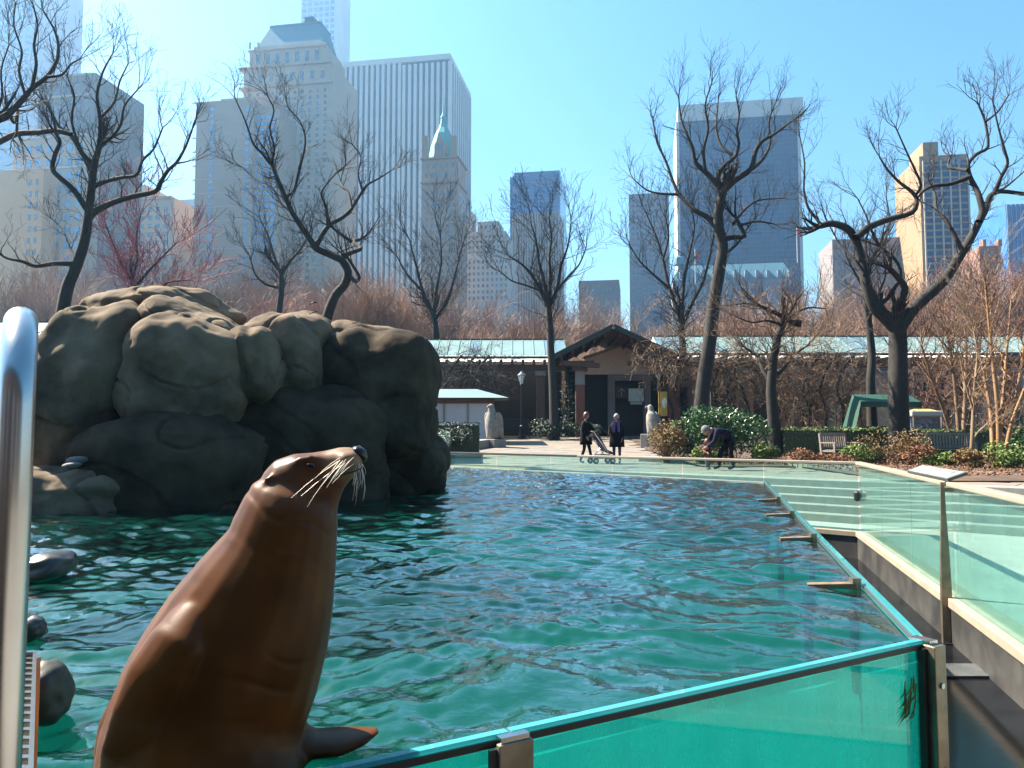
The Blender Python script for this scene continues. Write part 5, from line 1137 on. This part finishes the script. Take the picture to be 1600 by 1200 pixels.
for i, (px, pt, Y, w, mm, lab) in enumerate(((1380, 668, 23.2, 95, m_golden, 'tangled golden brown shrub between the two benches'), (1425, 690, 22.3, 60, m_rust, 'rusty low plant in front of the tangled shrub'), (1340, 690, 23.4, 60, m_hedge, 'yellow green plant right of the left bench'), (1475, 704, 21.9, 70, m_hedge, 'low green plant under the right bench'), (1520, 700, 20.6, 60, m_golden, 'dry golden clump around the thin young tree'),
        (1575, 680, 20.2, 70, m_hedge, 'olive green clump below the cinnamon barked tree'), (1600, 655, 23.5, 60, m_leaf, 'broad leaved green shrub at the right edge'), (1250, 700, 23.0, 60, m_rust, 'rust coloured leafy plants left of the left bench'), (1190, 690, 23.6, 46, m_hedge, 'low green plants at the foot of the crooked garden tree'), (1300, 706, 22.6, 60, m_rust, 'low rust plants in front of the left bench'), (1452, 660, 28.5, 70, m_leafd, 'dark evergreen shrub behind the right bench'), (1098, 696, 23.4, 40, m_hedge, 'small bright green plant left of the toddler'), (1535, 625, 27.5, 80, m_leafd, 'dark evergreen mass behind the cinnamon barked tree'))):
    bush('bed_plant', lab, px, pt, Y, w, mm, 1900, .085 if mm is not m_leaf else .16, 40 + i, 34, 'plant', 'plants in the garden bed', mstem=m_twig_tan)
def hedge(label, px0, px1, py_top, Y, dep, seed, mtop=m_hedge):
    rg = random.Random(seed); a, b = at(px0, 600, Y).x, at(px1, 600, Y).x; z0 = zt(0, Y); H = at(0, py_top, Y).z - z0
    t = thing('clipped_hedge', label, 'hedge', ((a+b)/2, Y, z0), group='clipped hedges'); w = (b - a) / 2
    def fn(r):
        f = r.random()
        if f < .45: return Vector((r.uniform(-w, w), r.uniform(0, dep), H * r.uniform(.93, 1.04)))
        return Vector((r.uniform(-w, w), r.uniform(-.04, .06), H * r.uniform(.02, 1.0)))
    leafcloud(rg, fn, int((b - a) * 420), .075).build('foliage', mtop, t)
    MB().box(-w + .04, w - .04, .05, dep - .04, -.05, H * .93).build('core', m_leafd, t)
hedge('clipped yellow green hedge right of the golden shrub', 1052, 1092, 658, 28.5, .9, 61); hedge('long clipped hedge behind the benches', 1222, 1440, 669, 26.6, .9, 62); hedge('clipped hedge right of the ice cream cart', 1446, 1560, 672, 26.8, .9, 63); hedge('dark clipped hedge below the white kiosk', 660, 750, 661, 29.6, .8, 64, m_leafd)
# wisteria tangle on the pergola: woody vines over the right colonnade
def vine(label, px0, px1, py0, py1, Y, n, seed, mt_, L=1.6):
    rg = random.Random(seed); out = []
    c = at((px0 + px1) / 2, (py0 + py1) / 2, Y); t = thing('wisteria_vine', label, 'vine', (c.x, Y, zt(c.x, Y)), group='bare vines on the colonnade')
    for i in range(n):
        p = at(rg.uniform(px0, px1), rg.uniform(py0, py1), Y + rg.uniform(-.7, .7)) - Vector(t.location)
        d = Vector((rg.gauss(0, 1), rg.gauss(0, .4), rg.gauss(0, .7))).normalized()
        grow(out, p, d, L * rg.uniform(.6, 1.3), rg.uniform(.012, .03), 1, 3, rg, 4, .55, -.03, .8, .007)
    wood, tw = to_meshes(out, .02)
    for k in range(3):
        x = (px0 + px1) / 2 + (k - 1) * (px1 - px0) * .22; q = [at(x, 600, Y) - Vector(t.location)]; q[0].z = -.1
        pts = [q[0], at(x + 8, 640, Y) - Vector(t.location), at(x - 6, 610, Y) - Vector(t.location), at(x + 6, 575, Y) - Vector(t.location), at(x + 22, 555, Y) - Vector(t.location)]
        wood.tube(limb_smooth(pts), .07, 6)
    wood.build('stem', m_bark, t, smooth=True); tw.build('twigs', mt_, t)
vine('dense brown vine tangle hanging over the colonnade right of the crooked garden tree', 1225, 1345, 548, 650, 40.5, 190, 71, m_twig_tan)
vine('vine tangle over the colonnade left of the crooked garden tree', 1085, 1195, 545, 600, 40, 130, 72, m_twig_tan)
vine('bare vine tangle over the right corner of the gabled entrance', 1015, 1075, 540, 575, 39.5, 70, 73, m_twig_tan, 1.3)
vine('dark vine tangle under the left colonnade roof above the kiosk', 672, 770, 563, 606, 42.2, 130, 74, m_twig, 1.3)
vine('vine tangle on the colonnade behind the massive forked tree', 1410, 1540, 550, 640, 41, 120, 75, m_twig_rust)
def ivy(label, px, Y, z0, z1, n, seed):
    p = at(px, 600, Y); t = thing('ivy', label, 'ivy', (p.x, Y, 0), group='ivy on the columns'); rg = random.Random(seed)
    leafcloud(rg, lambda r: Vector((r.gauss(0, .22), r.uniform(-.45, -.26), r.uniform(z0, z1))), n, .13).build('foliage', m_leafd, t)
    MB().tube([(0, -.3, z0), (.08, -.32, (z0 + z1)/2), (-.05, -.3, z1)], .025, 5).build('stem', m_twig, t)
ivy('ivy climbing the post left of the entrance column', 886, 42.4, .7, 4.6, 700, 81); ivy('ivy on the right colonnade column behind the forked tree', 1430, 43.6, .7, 4.6, 900, 82)
# leaf litter on the bed
rg = random.Random(9)
def lf(r):
    x = r.uniform(5.8, 17); y = r.uniform(16.5, 27)
    if x < 8.2 and y < 22.4: y = r.uniform(22.5, 27)
    return Vector((x, y, zt(x, y) + .09 + r.random() * .02))
tag(leafcloud(rg, lf, 9000, .07).build('leaf_litter', m_rust), 'fallen rust leaves on the garden bed', 'leaves', kind='stuff')
# ------------------------------------------------------------------ people
def figure(label, loc, rz, J, rad, bones, mats, hands, head, group=None, scale=1.0, cat='person'):
    root = thing('person', label, cat, loc, rz, group)
    names = list(J); me = bpy.data.meshes.new('skel'); me.from_pydata([J[n] for n in names], [(names.index(a), names.index(b)) for a, b, _ in bones], [])
    o = bpy.data.objects.new('skel', me); C.objects.link(o)
    sk = o.modifiers.new('skin', 'SKIN'); sk.branch_smoothing = .6
    for i, n in enumerate(names):
        v = me.skin_vertices[0].data[i]; r = rad[n]; v.radius = r if isinstance(r, tuple) else (r, r); v.use_root = (n == 'pelvis')
    sb_ = o.modifiers.new('sub', 'SUBSURF'); sb_.levels = 2; sb_.render_levels = 2
    bpy.context.view_layer.update(); ev = bpy.data.meshes.new_from_object(o.evaluated_get(bpy.context.evaluated_depsgraph_get())); bpy.data.objects.remove(o)
    mb = MB(); mb.add([v.co[:] for v in ev.vertices], [tuple(p.vertices) for p in ev.polygons])
    segs = [(Vector(J[a]), Vector(J[b]), m) for a, b, m in bones]
    mi = []
    for p in ev.polygons:
        c = p.center; best, bm_ = 1e9, 0
        for a, b, m in segs:
            ab = b - a; t_ = max(0, min(1, (c - a).dot(ab) / max(1e-9, ab.length_squared))); d = (a + ab * t_ - c).length
            if d < best: best, bm_ = d, m
        mi.append(bm_)
    n0 = len(mb.f)
    hc, hr_, hd = Vector(head['c']), head['r'], Vector(head['dir']).normalized()     # head with brow, nose and chin
    up = Vector(head.get('up', (0,0,1))); side = hd.cross(up).normalized(); up = side.cross(hd)
    ring = []
    for i in range(13):
        th = math.pi * i / 12; z = math.cos(th); rr = math.sin(th); row = []
        for j in range(16):
            ph = 2 * math.pi * j / 16; x, y = rr * math.cos(ph), rr * math.sin(ph)
            k = 1.0
            if x > 0: k += .16 * math.exp(-((y / .16)**2 + ((z + .12) / .16)**2)) + .05 * math.exp(-((y/.3)**2 + ((z + .75)/.2)**2)) - .06 * math.exp(-(((abs(y) - .34) / .14)**2 + ((z - .08)/.12)**2))
            row.append(hc + (hd * x * .98 * k + side * y * .78 + up * z * 1.18) * hr_)
        ring.append(row)
    mb.loft(ring); mi += [head.get('m', 1)] * (len(mb.f) - n0)
    for (w, d, th, sz) in hands:    # palm, four bent fingers and a thumb
        w = Vector(w); d = Vector(d).normalized(); t2 = Vector(th); t2 = (t2 - d * t2.dot(d)).normalized(); n_ = d.cross(t2); n0 = len(mb.f)
        mb.bar(w - d * .01 * sz, w + d * .085 * sz, .075 * sz, .028 * sz, t2.cross(d))
        for f in range(4):
            o_ = w + d * .08 * sz + t2 * (.028 - .019 * f) * sz; L = (.07, .08, .075, .058)[f] * sz
            mb.tube([o_, o_ + d * L * .5 + n_ * .006 * sz, o_ + d * L * .8 + n_ * .03 * sz], [.009 * sz, .008 * sz, .006 * sz], 6)
        o_ = w + d * .025 * sz + t2 * .035 * sz; mb.tube([o_, o_ + d * .03 * sz + t2 * .025 * sz, o_ + d * .06 * sz + t2 * .03 * sz], [.011 * sz, .010 * sz, .007 * sz], 6)
        mi += [1] * (len(mb.f) - n0)
    m_ = mb.mesh('body'); 
    for x in mats: m_.materials.append(x)
    m_.polygons.foreach_set('material_index', mi); m_.polygons.foreach_set('use_smooth', [True] * len(mi)); m_.update()
    link('body', m_, root)
    for s_ in (-1, 1):
        e = hc + (hd * .80 + side * s_ * .30 + up * .08) * hr_; MB().tube([e - hd * .01, e + hd * .008], [.014, .006], 8).build('eye', m_black, root)
        MB().tube([hc + (side * s_ * .76 + up * .02) * hr_, hc + (side * s_ * .86 + up * .02) * hr_], [.03 * hr_ / .11, .02 * hr_ / .11], 8).build('ear', mats[1], root)
    return root, hc, hd, side, up, hr_
def hair(root, hc, hd, side, up, hr_, m, drop=.4, front=.25, name='hair', k=1.1, brim=0):
    mb = MB(); rows = []
    for i in range(9):
        row = []
        for j in range(17):
            ph = -math.pi + 2 * math.pi * j / 16; back = (1 - math.cos(ph)) / 2      # 0 at the face, 1 at the back
            zmin = front + (-drop - front) * back ** .6; th0 = math.acos(max(-1, min(1, zmin))) if zmin > -1 else math.pi * .9
            th = th0 * i / 8
            row.append(hc + (hd * math.sin(th) * math.cos(ph) * 1.0 * k + side * math.sin(th) * math.sin(ph) * .84 * k + up * math.cos(th) * 1.2 * k) * hr_)
        rows.append(row)
    mb.loft(rows, caps=False, closed=False); o = mb.build(name, m, root, smooth=True)
    sm = o.modifiers.new('t', 'SOLIDIFY'); sm.thickness = .012
    if brim:
        MB().loft([[hc + (hd * (.75 + .5 * f) + side * s_ * (.7 - .3 * f) + up * (.42 - .1 * f)) * hr_ + up * .008 * q for s_, q in ((-1, 0), (0, 1), (1, 0))] for f in (0, .5, 1.0)], caps=False, closed=False).build('brim', m, o)
    return o
skin = mat('skin', (.46, .26, .18), .5); coat = mat('black_coat', (.006, .006, .008), .85, spec=.12); navy = mat('navy_jacket', (.014, .012, .04), .8, spec=.12); trous = mat('dark_trousers', (.010, .010, .014), .85, spec=.12); shoe = mat('grey_shoe', (.16, .17, .19), .6); bshoe = mat('black_shoe', (.01, .01, .01), .5); jean = mat('slate_trousers', (.05, .075, .10), .8)
def standing(label, px, Y, H, rz, mats, arm_r, arm_l, stride=.12, headdir=(0,-1,-.05)):
    p = at(px, 600, Y); z = zt(p.x, Y) - .002; s = H / 1.68
    J = {'pelvis': (0, 0, .90), 'waist': (0, 0, 1.06), 'chest': (0, .0, 1.26), 'neck': (0, 0, 1.42), 'skull': (0, -.01, 1.52),
         'hip_r': (.09, 0, .86), 'knee_r': (.10, -.02 - stride * .4, .47), 'ankle_r': (.10, -stride, .085), 'toe_r': (.115, -stride - .15, .04),
         'hip_l': (-.09, 0, .86), 'knee_l': (-.10, .02, .47), 'ankle_l': (-.10, stride, .085), 'toe_l': (-.115, stride - .15, .04),
         'sh_r': (.17, 0, 1.36), 'el_r': arm_r[0], 'wr_r': arm_r[1], 'sh_l': (-.17, 0, 1.36), 'el_l': arm_l[0], 'wr_l': arm_l[1]}
    J = {k: tuple(c * s for c in v) for k, v in J.items()}
    rad = {'pelvis': (.15, .11), 'waist': (.125, .10), 'chest': (.15, .11), 'neck': .05, 'skull': .05, 'hip_r': .085, 'hip_l': .085, 'knee_r': .055, 'knee_l': .055, 'ankle_r': .038, 'ankle_l': .038, 'toe_r': .036, 'toe_l': .036, 'sh_r': .065, 'sh_l': .065, 'el_r': .048, 'el_l': .048, 'wr_r': .034, 'wr_l': .034}
    bones = [('pelvis', 'waist', 0), ('waist', 'chest', 0), ('chest', 'neck', 0), ('neck', 'skull', 1)]
    for q in 'rl': bones += [('pelvis', 'hip_' + q, 2), ('hip_' + q, 'knee_' + q, 2), ('knee_' + q, 'ankle_' + q, 2), ('ankle_' + q, 'toe_' + q, 3), ('chest', 'sh_' + q, 0), ('sh_' + q, 'el_' + q, 0), ('el_' + q, 'wr_' + q, 0)]
    hands = []
    for q in 'rl':
        d = Vector(J['wr_' + q]) - Vector(J['el_' + q]); hands.append((J['wr_' + q], d, (0, 0, 1) if abs(d.normalized().z) < .8 else (0, -1, 0), 1.0))
    return figure(label, (p.x, Y, z), rz, J, rad, bones, mats, hands, {'c': (0, -.015 * s, 1.575 * s), 'r': .10 * s, 'dir': headdir}, 'people on the plaza'), s
def coat_part(root, s, z0, z1, w0, w1, m, name='coat'):
    rings = []
    for i in range(9):
        t_ = i / 8; z = z1 + (z0 - z1) * t_; w = (w0 + (w1 - w0) * t_ ** 1.2)
        if i == 0: w *= .62
        rings.append([Vector((w * s * math.cos(a) * (1 + .04 * math.sin(5 * a) * t_), w * .68 * s * math.sin(a) * (1 + .05 * math.cos(4 * a) * t_), z * s)) for a in [2*math.pi*j/24 for j in range(24)]])
    o = MB().loft(rings, caps=False).build(name, m, root, smooth=True); q = o.modifiers.new('t', 'SOLIDIFY'); q.thickness = .012; return o
(r1, *h1), s1 = standing('woman in black coat with auburn hair, left hand side of the stroller', 915, 25, 1.66, R(62), [coat, skin, trous, shoe], ((.20, -.16, 1.14), (.12, -.40, 1.06)), ((-.22, .03, 1.10), (-.20, -.10, .88)), .17, (-.2, -1, -.02))
coat_part(r1, s1, .62, 1.40, .20, .27, coat); hair(r1, *h1, mat('auburn_hair', (.14, .04, .018), .45), 1.3, .45)
(r2, *h2), s2 = standing('older woman with grey hat and purple scarf behind the stroller', 963, 25.1, 1.60, R(-14), [coat, skin, jean, shoe], ((.23, .0, 1.10), (.20, -.10, .86)), ((-.24, -.06, 1.12), (-.24, -.30, .98)), .06, (-.15, -1, -.12))
coat_part(r2, s2, .56, 1.40, .21, .25, coat); hair(r2, *h2, mat('grey_knit', (.42, .42, .44), .9), .55, .35, 'hat', 1.16)
sc_ = MB().tube([Vector((.10 * math.cos(a) * s2, .085 * math.sin(a) * s2, 1.42 * s2)) for a in [2*math.pi*j/14 for j in range(15)]], .035, 8, caps=False)
for x in (-.06, .07): sc_.bar((x, -.125, 1.40), (x * 1.2, -.165, 1.02), .075, .02, Vector((0,1,0)))
sc_.build('scarf', mat('purple_scarf', (.13, .07, .26), .8), r2)
# stooping man
p = at(1134, 600, 20.8); mz = zt(p.x, 20.8) - .002
J = {'pelvis': (.13, 0, .86), 'waist': (.02, 0, 1.0), 'chest': (-.20, 0, 1.10), 'neck': (-.40, 0, 1.10), 'skull': (-.48, 0, 1.08),
     'hip_r': (.13, -.10, .82), 'knee_r': (.06, -.12, .45), 'ankle_r': (.15, -.12, .09), 'toe_r': (-.02, -.13, .045), 'hip_l': (.13, .10, .82), 'knee_l': (-.16, .10, .46), 'ankle_l': (-.18, .11, .09), 'toe_l': (-.35, .11, .045),
     'sh_r': (-.30, -.19, 1.06), 'el_r': (-.38, -.21, .78), 'wr_r': (-.55, -.12, .62), 'sh_l': (-.30, .19, 1.06), 'el_l': (-.42, .22, .80), 'wr_l': (-.60, .12, .64)}
rad = {'pelvis': (.15, .16), 'waist': (.16, .16), 'chest': (.16, .19), 'neck': .07, 'skull': .06, 'hip_r': .10, 'hip_l': .10, 'knee_r': .075, 'knee_l': .075, 'ankle_r': .05, 'ankle_l': .05, 'toe_r': .045, 'toe_l': .045, 'sh_r': .085, 'sh_l': .085, 'el_r': .062, 'el_l': .062, 'wr_r': .042, 'wr_l': .042}
bones = [('pelvis', 'waist', 0), ('waist', 'chest', 0), ('chest', 'neck', 0), ('neck', 'skull', 1)]
for q in 'rl': bones += [('pelvis', 'hip_' + q, 2), ('hip_' + q, 'knee_' + q, 2), ('knee_' + q, 'ankle_' + q, 2), ('ankle_' + q, 'toe_' + q, 3), ('chest', 'sh_' + q, 0), ('sh_' + q, 'el_' + q, 0), ('el_' + q, 'wr_' + q, 0)]
rm_, *hm = figure('man in navy jacket and grey cap stooping over the toddler', (p.x, 20.8, mz), 0, J, rad, bones, [navy, skin, trous, bshoe], [(J['wr_r'], (-.6, .1, -.3), (0, 0, 1), 1.1), (J['wr_l'], (-.6, -.1, -.3), (0, 0, 1), 1.1)], {'c': (-.55, 0, 1.06), 'r': .115, 'dir': (-.8, 0, -.6), 'up': (-.6, 0, .8)}, 'people on the plaza')
hair(rm_, *hm, mat('grey_cap', (.20, .20, .22), .8), .2, .35, 'cap', 1.12, brim=1)
# toddler
p2 = at(1103, 600, 20.9); s = .52
J = {'pelvis': (0, 0, .38), 'waist': (0, 0, .46), 'chest': (0, 0, .56), 'neck': (0, 0, .645), 'skull': (0, 0, .68), 'hip_r': (.055, 0, .35), 'knee_r': (.065, -.02, .20), 'ankle_r': (.07, .02, .05), 'toe_r': (.08, -.05, .028), 'hip_l': (-.055, 0, .35), 'knee_l': (-.06, -.04, .20), 'ankle_l': (-.07, -.05, .05), 'toe_l': (-.08, -.12, .028),
     'sh_r': (.09, 0, .60), 'el_r': (.16, -.03, .53), 'wr_r': (.20, -.09, .56), 'sh_l': (-.09, 0, .60), 'el_l': (-.15, -.03, .50), 'wr_l': (-.14, -.12, .46)}
rad = {'pelvis': (.085, .075), 'waist': (.085, .075), 'chest': (.09, .075), 'neck': .04, 'skull': .04, 'hip_r': .055, 'hip_l': .055, 'knee_r': .043, 'knee_l': .043, 'ankle_r': .032, 'ankle_l': .032, 'toe_r': .03, 'toe_l': .03, 'sh_r': .045, 'sh_l': .045, 'el_r': .037, 'el_l': .037, 'wr_r': .026, 'wr_l': .026}
rt, *ht = figure('toddler in rust coloured clothes standing in front of the stooping man', (p2.x, 20.9, zt(p2.x, 20.9) - .002), R(35), J, rad, bones, [mat('rust_jumper', (.42, .10, .06), .8), skin, mat('brown_leggings', (.17, .09, .075), .8), shoe], [(J['wr_r'], (.2, -.4, .3), (0, 0, 1), .55), (J['wr_l'], (0, -.5, -.2), (0, 0, 1), .55)], {'c': (0, -.01, .745), 'r': .085, 'dir': (0, -1, .1)}, 'people on the plaza')
hair(rt, *ht, mat('brown_hair', (.10, .035, .015), .5), .6, .4)
coat_part(rt, 1.0, .40, .63, .115, .125, mat('dark_vest', (.02, .02, .025), .8), 'vest')

# stroller
p = at(939, 600, 24.9); st = thing('stroller', 'black and blue baby stroller between the two women', 'stroller', (p.x, 24.9, zt(p.x, 24.9)), R(18))
wm = MB().tube([(0, -.022, 0), (0, .022, 0)], .10, 16).mesh('wheel', m_black); hub = MB().tube([(0, -.028, 0), (0, .028, 0)], .045, 10).mesh('hub', m_steel)
for x, y in ((-.30, -.22), (-.30, .22), (.30, -.20), (.30, .20)):
    w = link('wheel', wm, st, (x, y, .10)); link('hub', hub, w)
for y in (-.22, .22):
    MB().tube([(.32, y, .10), (.02, y, .52), (-.36, y, 1.02)], .015, 8).build('push_tube', m_steel, st); MB().tube([(-.30, y, .10), (.06, y, .50)], .015, 8).build('leg_tube', m_steel, st)
MB().tube([(-.36, -.22, 1.02), (-.40, -.1, 1.04), (-.40, .1, 1.04), (-.36, .22, 1.02)], .022, 8).build('handle', m_black, st)
blue = mat('stroller_blue', (.03, .08, .28), .7)
MB().loft([[Vector((x, y, z)) for y in (-.19, .19)] + [Vector((x + .05, y, z + .03)) for y in (.19, -.19)] for x, z in ((.36, .30), (.22, .36), (.08, .42), (-.05, .62), (-.18, .86))]).build('seat', blue, st)
MB().loft([[Vector((-.12 + .42 * math.cos(a) * k, y, .66 + .44 * math.sin(a) * k)) for a in [R(30 + 12 * j) for j in range(11)]] for y, k in ((-.21, .9), (-.15, 1), (.15, 1), (.21, .9))], caps=False, closed=False).build('canopy', coat, st, smooth=True)
MB().box(-.16, .2, -.17, .17, .17, .30).build('basket', m_black, st); MB().bar((.30, -.2, .16), (.30, .2, .16), .02, .02).build('axle', m_steel, st); MB().box(.30, .42, -.16, .16, .24, .27).build('footrest', m_black, st)

# ------------------------------------------------------------------ benches, cart, canopy, banner, bird
def bench(label, px, Y, rz, w=1.6, horiz=False, m=m_teak):
    p = at(px, 600, Y); t = thing('park_bench', label, 'bench', (p.x, Y, zt(p.x, Y) + .03), rz, 'wooden benches')
    for x in (-w/2 + .04, w/2 - .04):
        MB().box(x - .03, x + .03, -.28, -.22, 0, .63).build('leg', m, t); MB().bar((x, .22, 0), (x, .32, .95), .06, .06).build('leg', m, t)
        MB().box(x - .035, x + .035, -.31, .27, .632, .67).build('armrest', m, t); MB().box(x - .02, x + .02, -.219, .2, .36, .41).build('side_rail', m, t)
    for i in range(5): MB().box(-w/2 + .08, w/2 - .08, -.27 + i * .10, -.19 + i * .10, .412, .435).build('seat_slat', m, t)
    MB().bar((-w/2 + .07, .318, .93), (w/2 - .07, .318, .93), .04, .08).build('top_rail', m, t); MB().bar((-w/2 + .07, .27, .5), (w/2 - .07, .27, .5), .04, .06).build('lower_rail', m, t)
    if horiz:
        for i in range(3): MB().bar((-w/2 + .07, .285 + i*.012, .58 + i * .11), (w/2 - .07, .285 + i*.012, .58 + i * .11), .02, .07).build('back_slat', m, t)
    else:
        n = int(w / .105)
        for i in range(n):
            x = -w/2 + .12 + (w - .24) * i / (n - 1); MB().bar((x, .272, .53), (x, .314, .89), .055, .018).build('back_slat', m, t)
bench('weathered slatted bench left, in front of the long hedge', 1311, 24.6, R(28), 1.25); bench('weathered slatted bench right, below the ice cream cart', 1475, 25.2, R(-6), 1.7)
bench('dark horizontal slatted bench behind the left lamp post', 800, 42.0, 0, 1.9, True, mat('dark_bench', (.05, .04, .035), .7))
p = at(1438, 600, 29); z0 = zt(p.x, 29); ct = thing('ice_cream_cart', 'white ice cream cart with yellow topped roof behind the hedge', 'cart', (p.x, 29, z0))
cw_ = mat('cart_white', (.72, .72, .76), .35); zz = at(0, 640, 29).z - z0
MB().box(-.56, .56, -.4, .4, .32, zz - .72).build('body', cw_, ct); bevel(MB().box(-.60, .60, -.48, .48, zz - .27, zz - .06).build('roof', cw_, ct), .05)
MB().loft([[Vector((x * .4, y * .4, zz - .06)) for x, y in ((-1,-1), (1,-1), (1,1), (-1,1))], [Vector((x * .22, y * .2, zz + .02)) for x, y in ((-1,-1), (1,-1), (1,1), (-1,1))]]).build('roof_sign', mat('cart_yellow', (.80, .62, .12), .5), ct)
for x in (-.52, .52):
    for y in (-.36, .36): MB().box(x - .025, x + .025, y - .025, y + .025, zz - .719, zz - .271).build('roof_post', m_steel, ct)
MB().box(-.49, .49, -.3, .3, zz - .70, zz - .30).build('display', mat('cart_display', (.30, .28, .42), .4, .6, 9), ct)
MB().box(-.56, -.36, -.412, -.402, .45, zz - .76).build('pink_panel', mat('cart_pink', (.75, .25, .35), .5), ct)
MB().add([(.10 + .19 * math.cos(R(180 + 22.5 * j)), -.408, .98 + .24 * math.sin(R(180 + 22.5 * j))) for j in range(9)], [tuple(range(9))]).build('cone_decal', mat('cart_orange', (.85, .50, .06), .5), ct)
for x in (-.4, .4):
    w = MB().tube([(x, -.45, .2), (x, -.39, .2)], .2, 16).build('wheel', m_black, ct); MB().tube([(x, -.46, .2), (x, -.45, .2)], .08, 10).build('hub', m_steel, w)
gx = mat('green_canvas', (.006, .075, .045), .7, .15, 3); Yc = 31
a0, a1, a2, a3 = at(1333, 616, Yc), at(1420, 617, Yc), at(1324, 668, Yc - .8), at(1420, 628, Yc - .3)
cn = thing('green_canopy', 'dark green canvas canopy beside the massive tree', 'canopy', (0,0,0))
MB().add([a0, a1, a1 + Vector((0, -.9, -.32)), a0 + Vector((-.1, -.9, -.32)), a0 + Vector((0, 1.8, -.3)), a1 + Vector((0, 1.8, -.3))], [(0,1,2,3), (0,4,5,1)]).build('top', gx, cn)
v0 = a0 + Vector((-.1, -.9, -.32)); v1 = a1 + Vector((0, -.9, -.32))
MB().add([v0, v1, v1 - Vector((0, 0, .22)), v0 - Vector((0, 0, .22)), v0 + Vector((0,.02,0)), v1 + Vector((0,.02,0)), v1 + Vector((0,.02,-.22)), v0 + Vector((0,.02,-.22))], [(0,1,2,3), (7,6,5,4), (3,2,6,7), (0,3,7,4)]).build('valance', gx, cn)
zc = zt(0, Yc); MB().add([a0 + Vector((-.04, 0, -.01)), a0 + Vector((-.1, -.9, -.33)), Vector((a2.x, Yc - 1.1, zc)), Vector((a2.x + .1, Yc + .6, zc))], [(0,1,2,3)]).build('side_sheet', gx, cn)
for q in (v0, v1, a0 + Vector((0, 1.7, -.3)), a1 + Vector((0, 1.7, -.3))): MB().bar(q - Vector((0, 0, .01)), (q.x, q.y, zc), .04, .04).build('pole', m_dgreen, cn)
MB().box(a0.x + .3, a1.x, Yc + .3, Yc + 1.4, zc, zc + 1.0).build('counter', m_dark, cn)
p = at(1037, 600, 37.5); bn = thing('yellow_banner', 'yellow upright banner with pale oval picture right of the entrance', 'sign', (p.x, 37.5, zt(p.x, 37.5)))
zz0, zz1 = at(0, 650, 37.5).z - zt(p.x, 37.5), at(0, 612, 37.5).z - zt(p.x, 37.5)
yl = mat('banner_yellow', (.36, .25, .04), .6, .15, 3)
MB().box(-.16, .16, -.02, .02, zz0, zz1).build('cloth', yl, bn); MB().tube([(-.24, 0, 0), (-.24, 0, zz1)], .03, 8).build('pole', yl, bn)
MB().add([(.02 + .12 * math.cos(R(20 * j)), -.024, (zz0 + zz1) / 2 + .05 + .26 * math.sin(R(20 * j))) for j in range(18)], [tuple(range(18))]).build('oval', mat('banner_pale', (.62, .55, .48), .6, .4, 8), bn)
MB().tube([(-.24, 0, zz1 - .03), (.17, 0, zz1 - .03)], .015, 6).build('arm', m_iron, bn); MB().tube([(-.24, 0, zz0 + .03), (.17, 0, zz0 + .03)], .015, 6).build('arm', m_iron, bn)
p = at(783, 307, 60); bd = thing('flying_bird', 'small bird flying in the open sky right of the spired hotel', 'bird', p, R(20)); bd.rotation_euler = (R(10), R(-62), R(15))
bm_ = mat('bird_grey', (.12, .11, .11), .8)
MB().tube([(0, -.16, 0), (0, -.11, .01), (0, 0, 0), (0, .12, 0), (0, .2, 0)], [.01, .035, .045, .03, .012], 8).build('body', bm_, bd, smooth=True)
for s_ in (-1, 1): MB().loft([[Vector((s_ * x, y0, z)), Vector((s_ * x, (y0+y1)/2, z + .015)), Vector((s_ * x, y1, z))] for x, y0, y1, z in ((.02, -.07, .08, 0), (.14, -.10, .06, .05), (.26, -.06, .05, .04), (.36, .0, .04, .0))], caps=False, closed=False).build('wing', bm_, bd)
# unseen brick house added behind the viewer to cut the sky fill
zh = thing('added_sky_blocker', 'added dark brick house behind the viewer, blocking sky light', 'building', (0, -9, 0))
MB().box(-24, 24, -8, 0, -1.6, 9.5).build('wall', m_brickd, zh); MB().add([(-24.6, .6, 9.5), (24.6, .6, 9.5), (24.6, -8.6, 9.5), (-24.6, -8.6, 9.5), (-21, -4, 12.5), (21, -4, 12.5)], [(0,1,5,4), (1,2,5), (2,3,4,5), (3,0,4), (3,2,1,0)]).build('roof', mat('slate_roof', (.05, .055, .06), .6), zh)
for i in range(8):
    w = MB().box(-21 + i * 5.6, -19.2 + i * 5.6, .02, .08, 1.2, 4.6).build('window', b_win, zh); MB().box(-21.2 + i * 5.6, -19 + i * 5.6, .0, .16, 1.0, 1.18).build('sill', m_stone, w)
# ------------------------------------------------------------------ the air
hz = MB().box(-1250, 1250, -400, 1300, -2.8, 345).build('haze', None)
mh = bpy.data.materials.new('haze_air'); mh.use_nodes = True; t = mh.node_tree; t.nodes.clear()
out = t.nodes.new('ShaderNodeOutputMaterial'); pv = t.nodes.new('ShaderNodeVolumePrincipled')
pv.inputs['Color'].default_value = (0.30, 0.60, 1.0, 1); pv.inputs['Density'].default_value = 0.00036; pv.inputs['Anisotropy'].default_value = 0.5
t.links.new(pv.outputs[0], out.inputs['Volume'])
hz.data.materials.append(mh); tag(hz, kind='stuff')
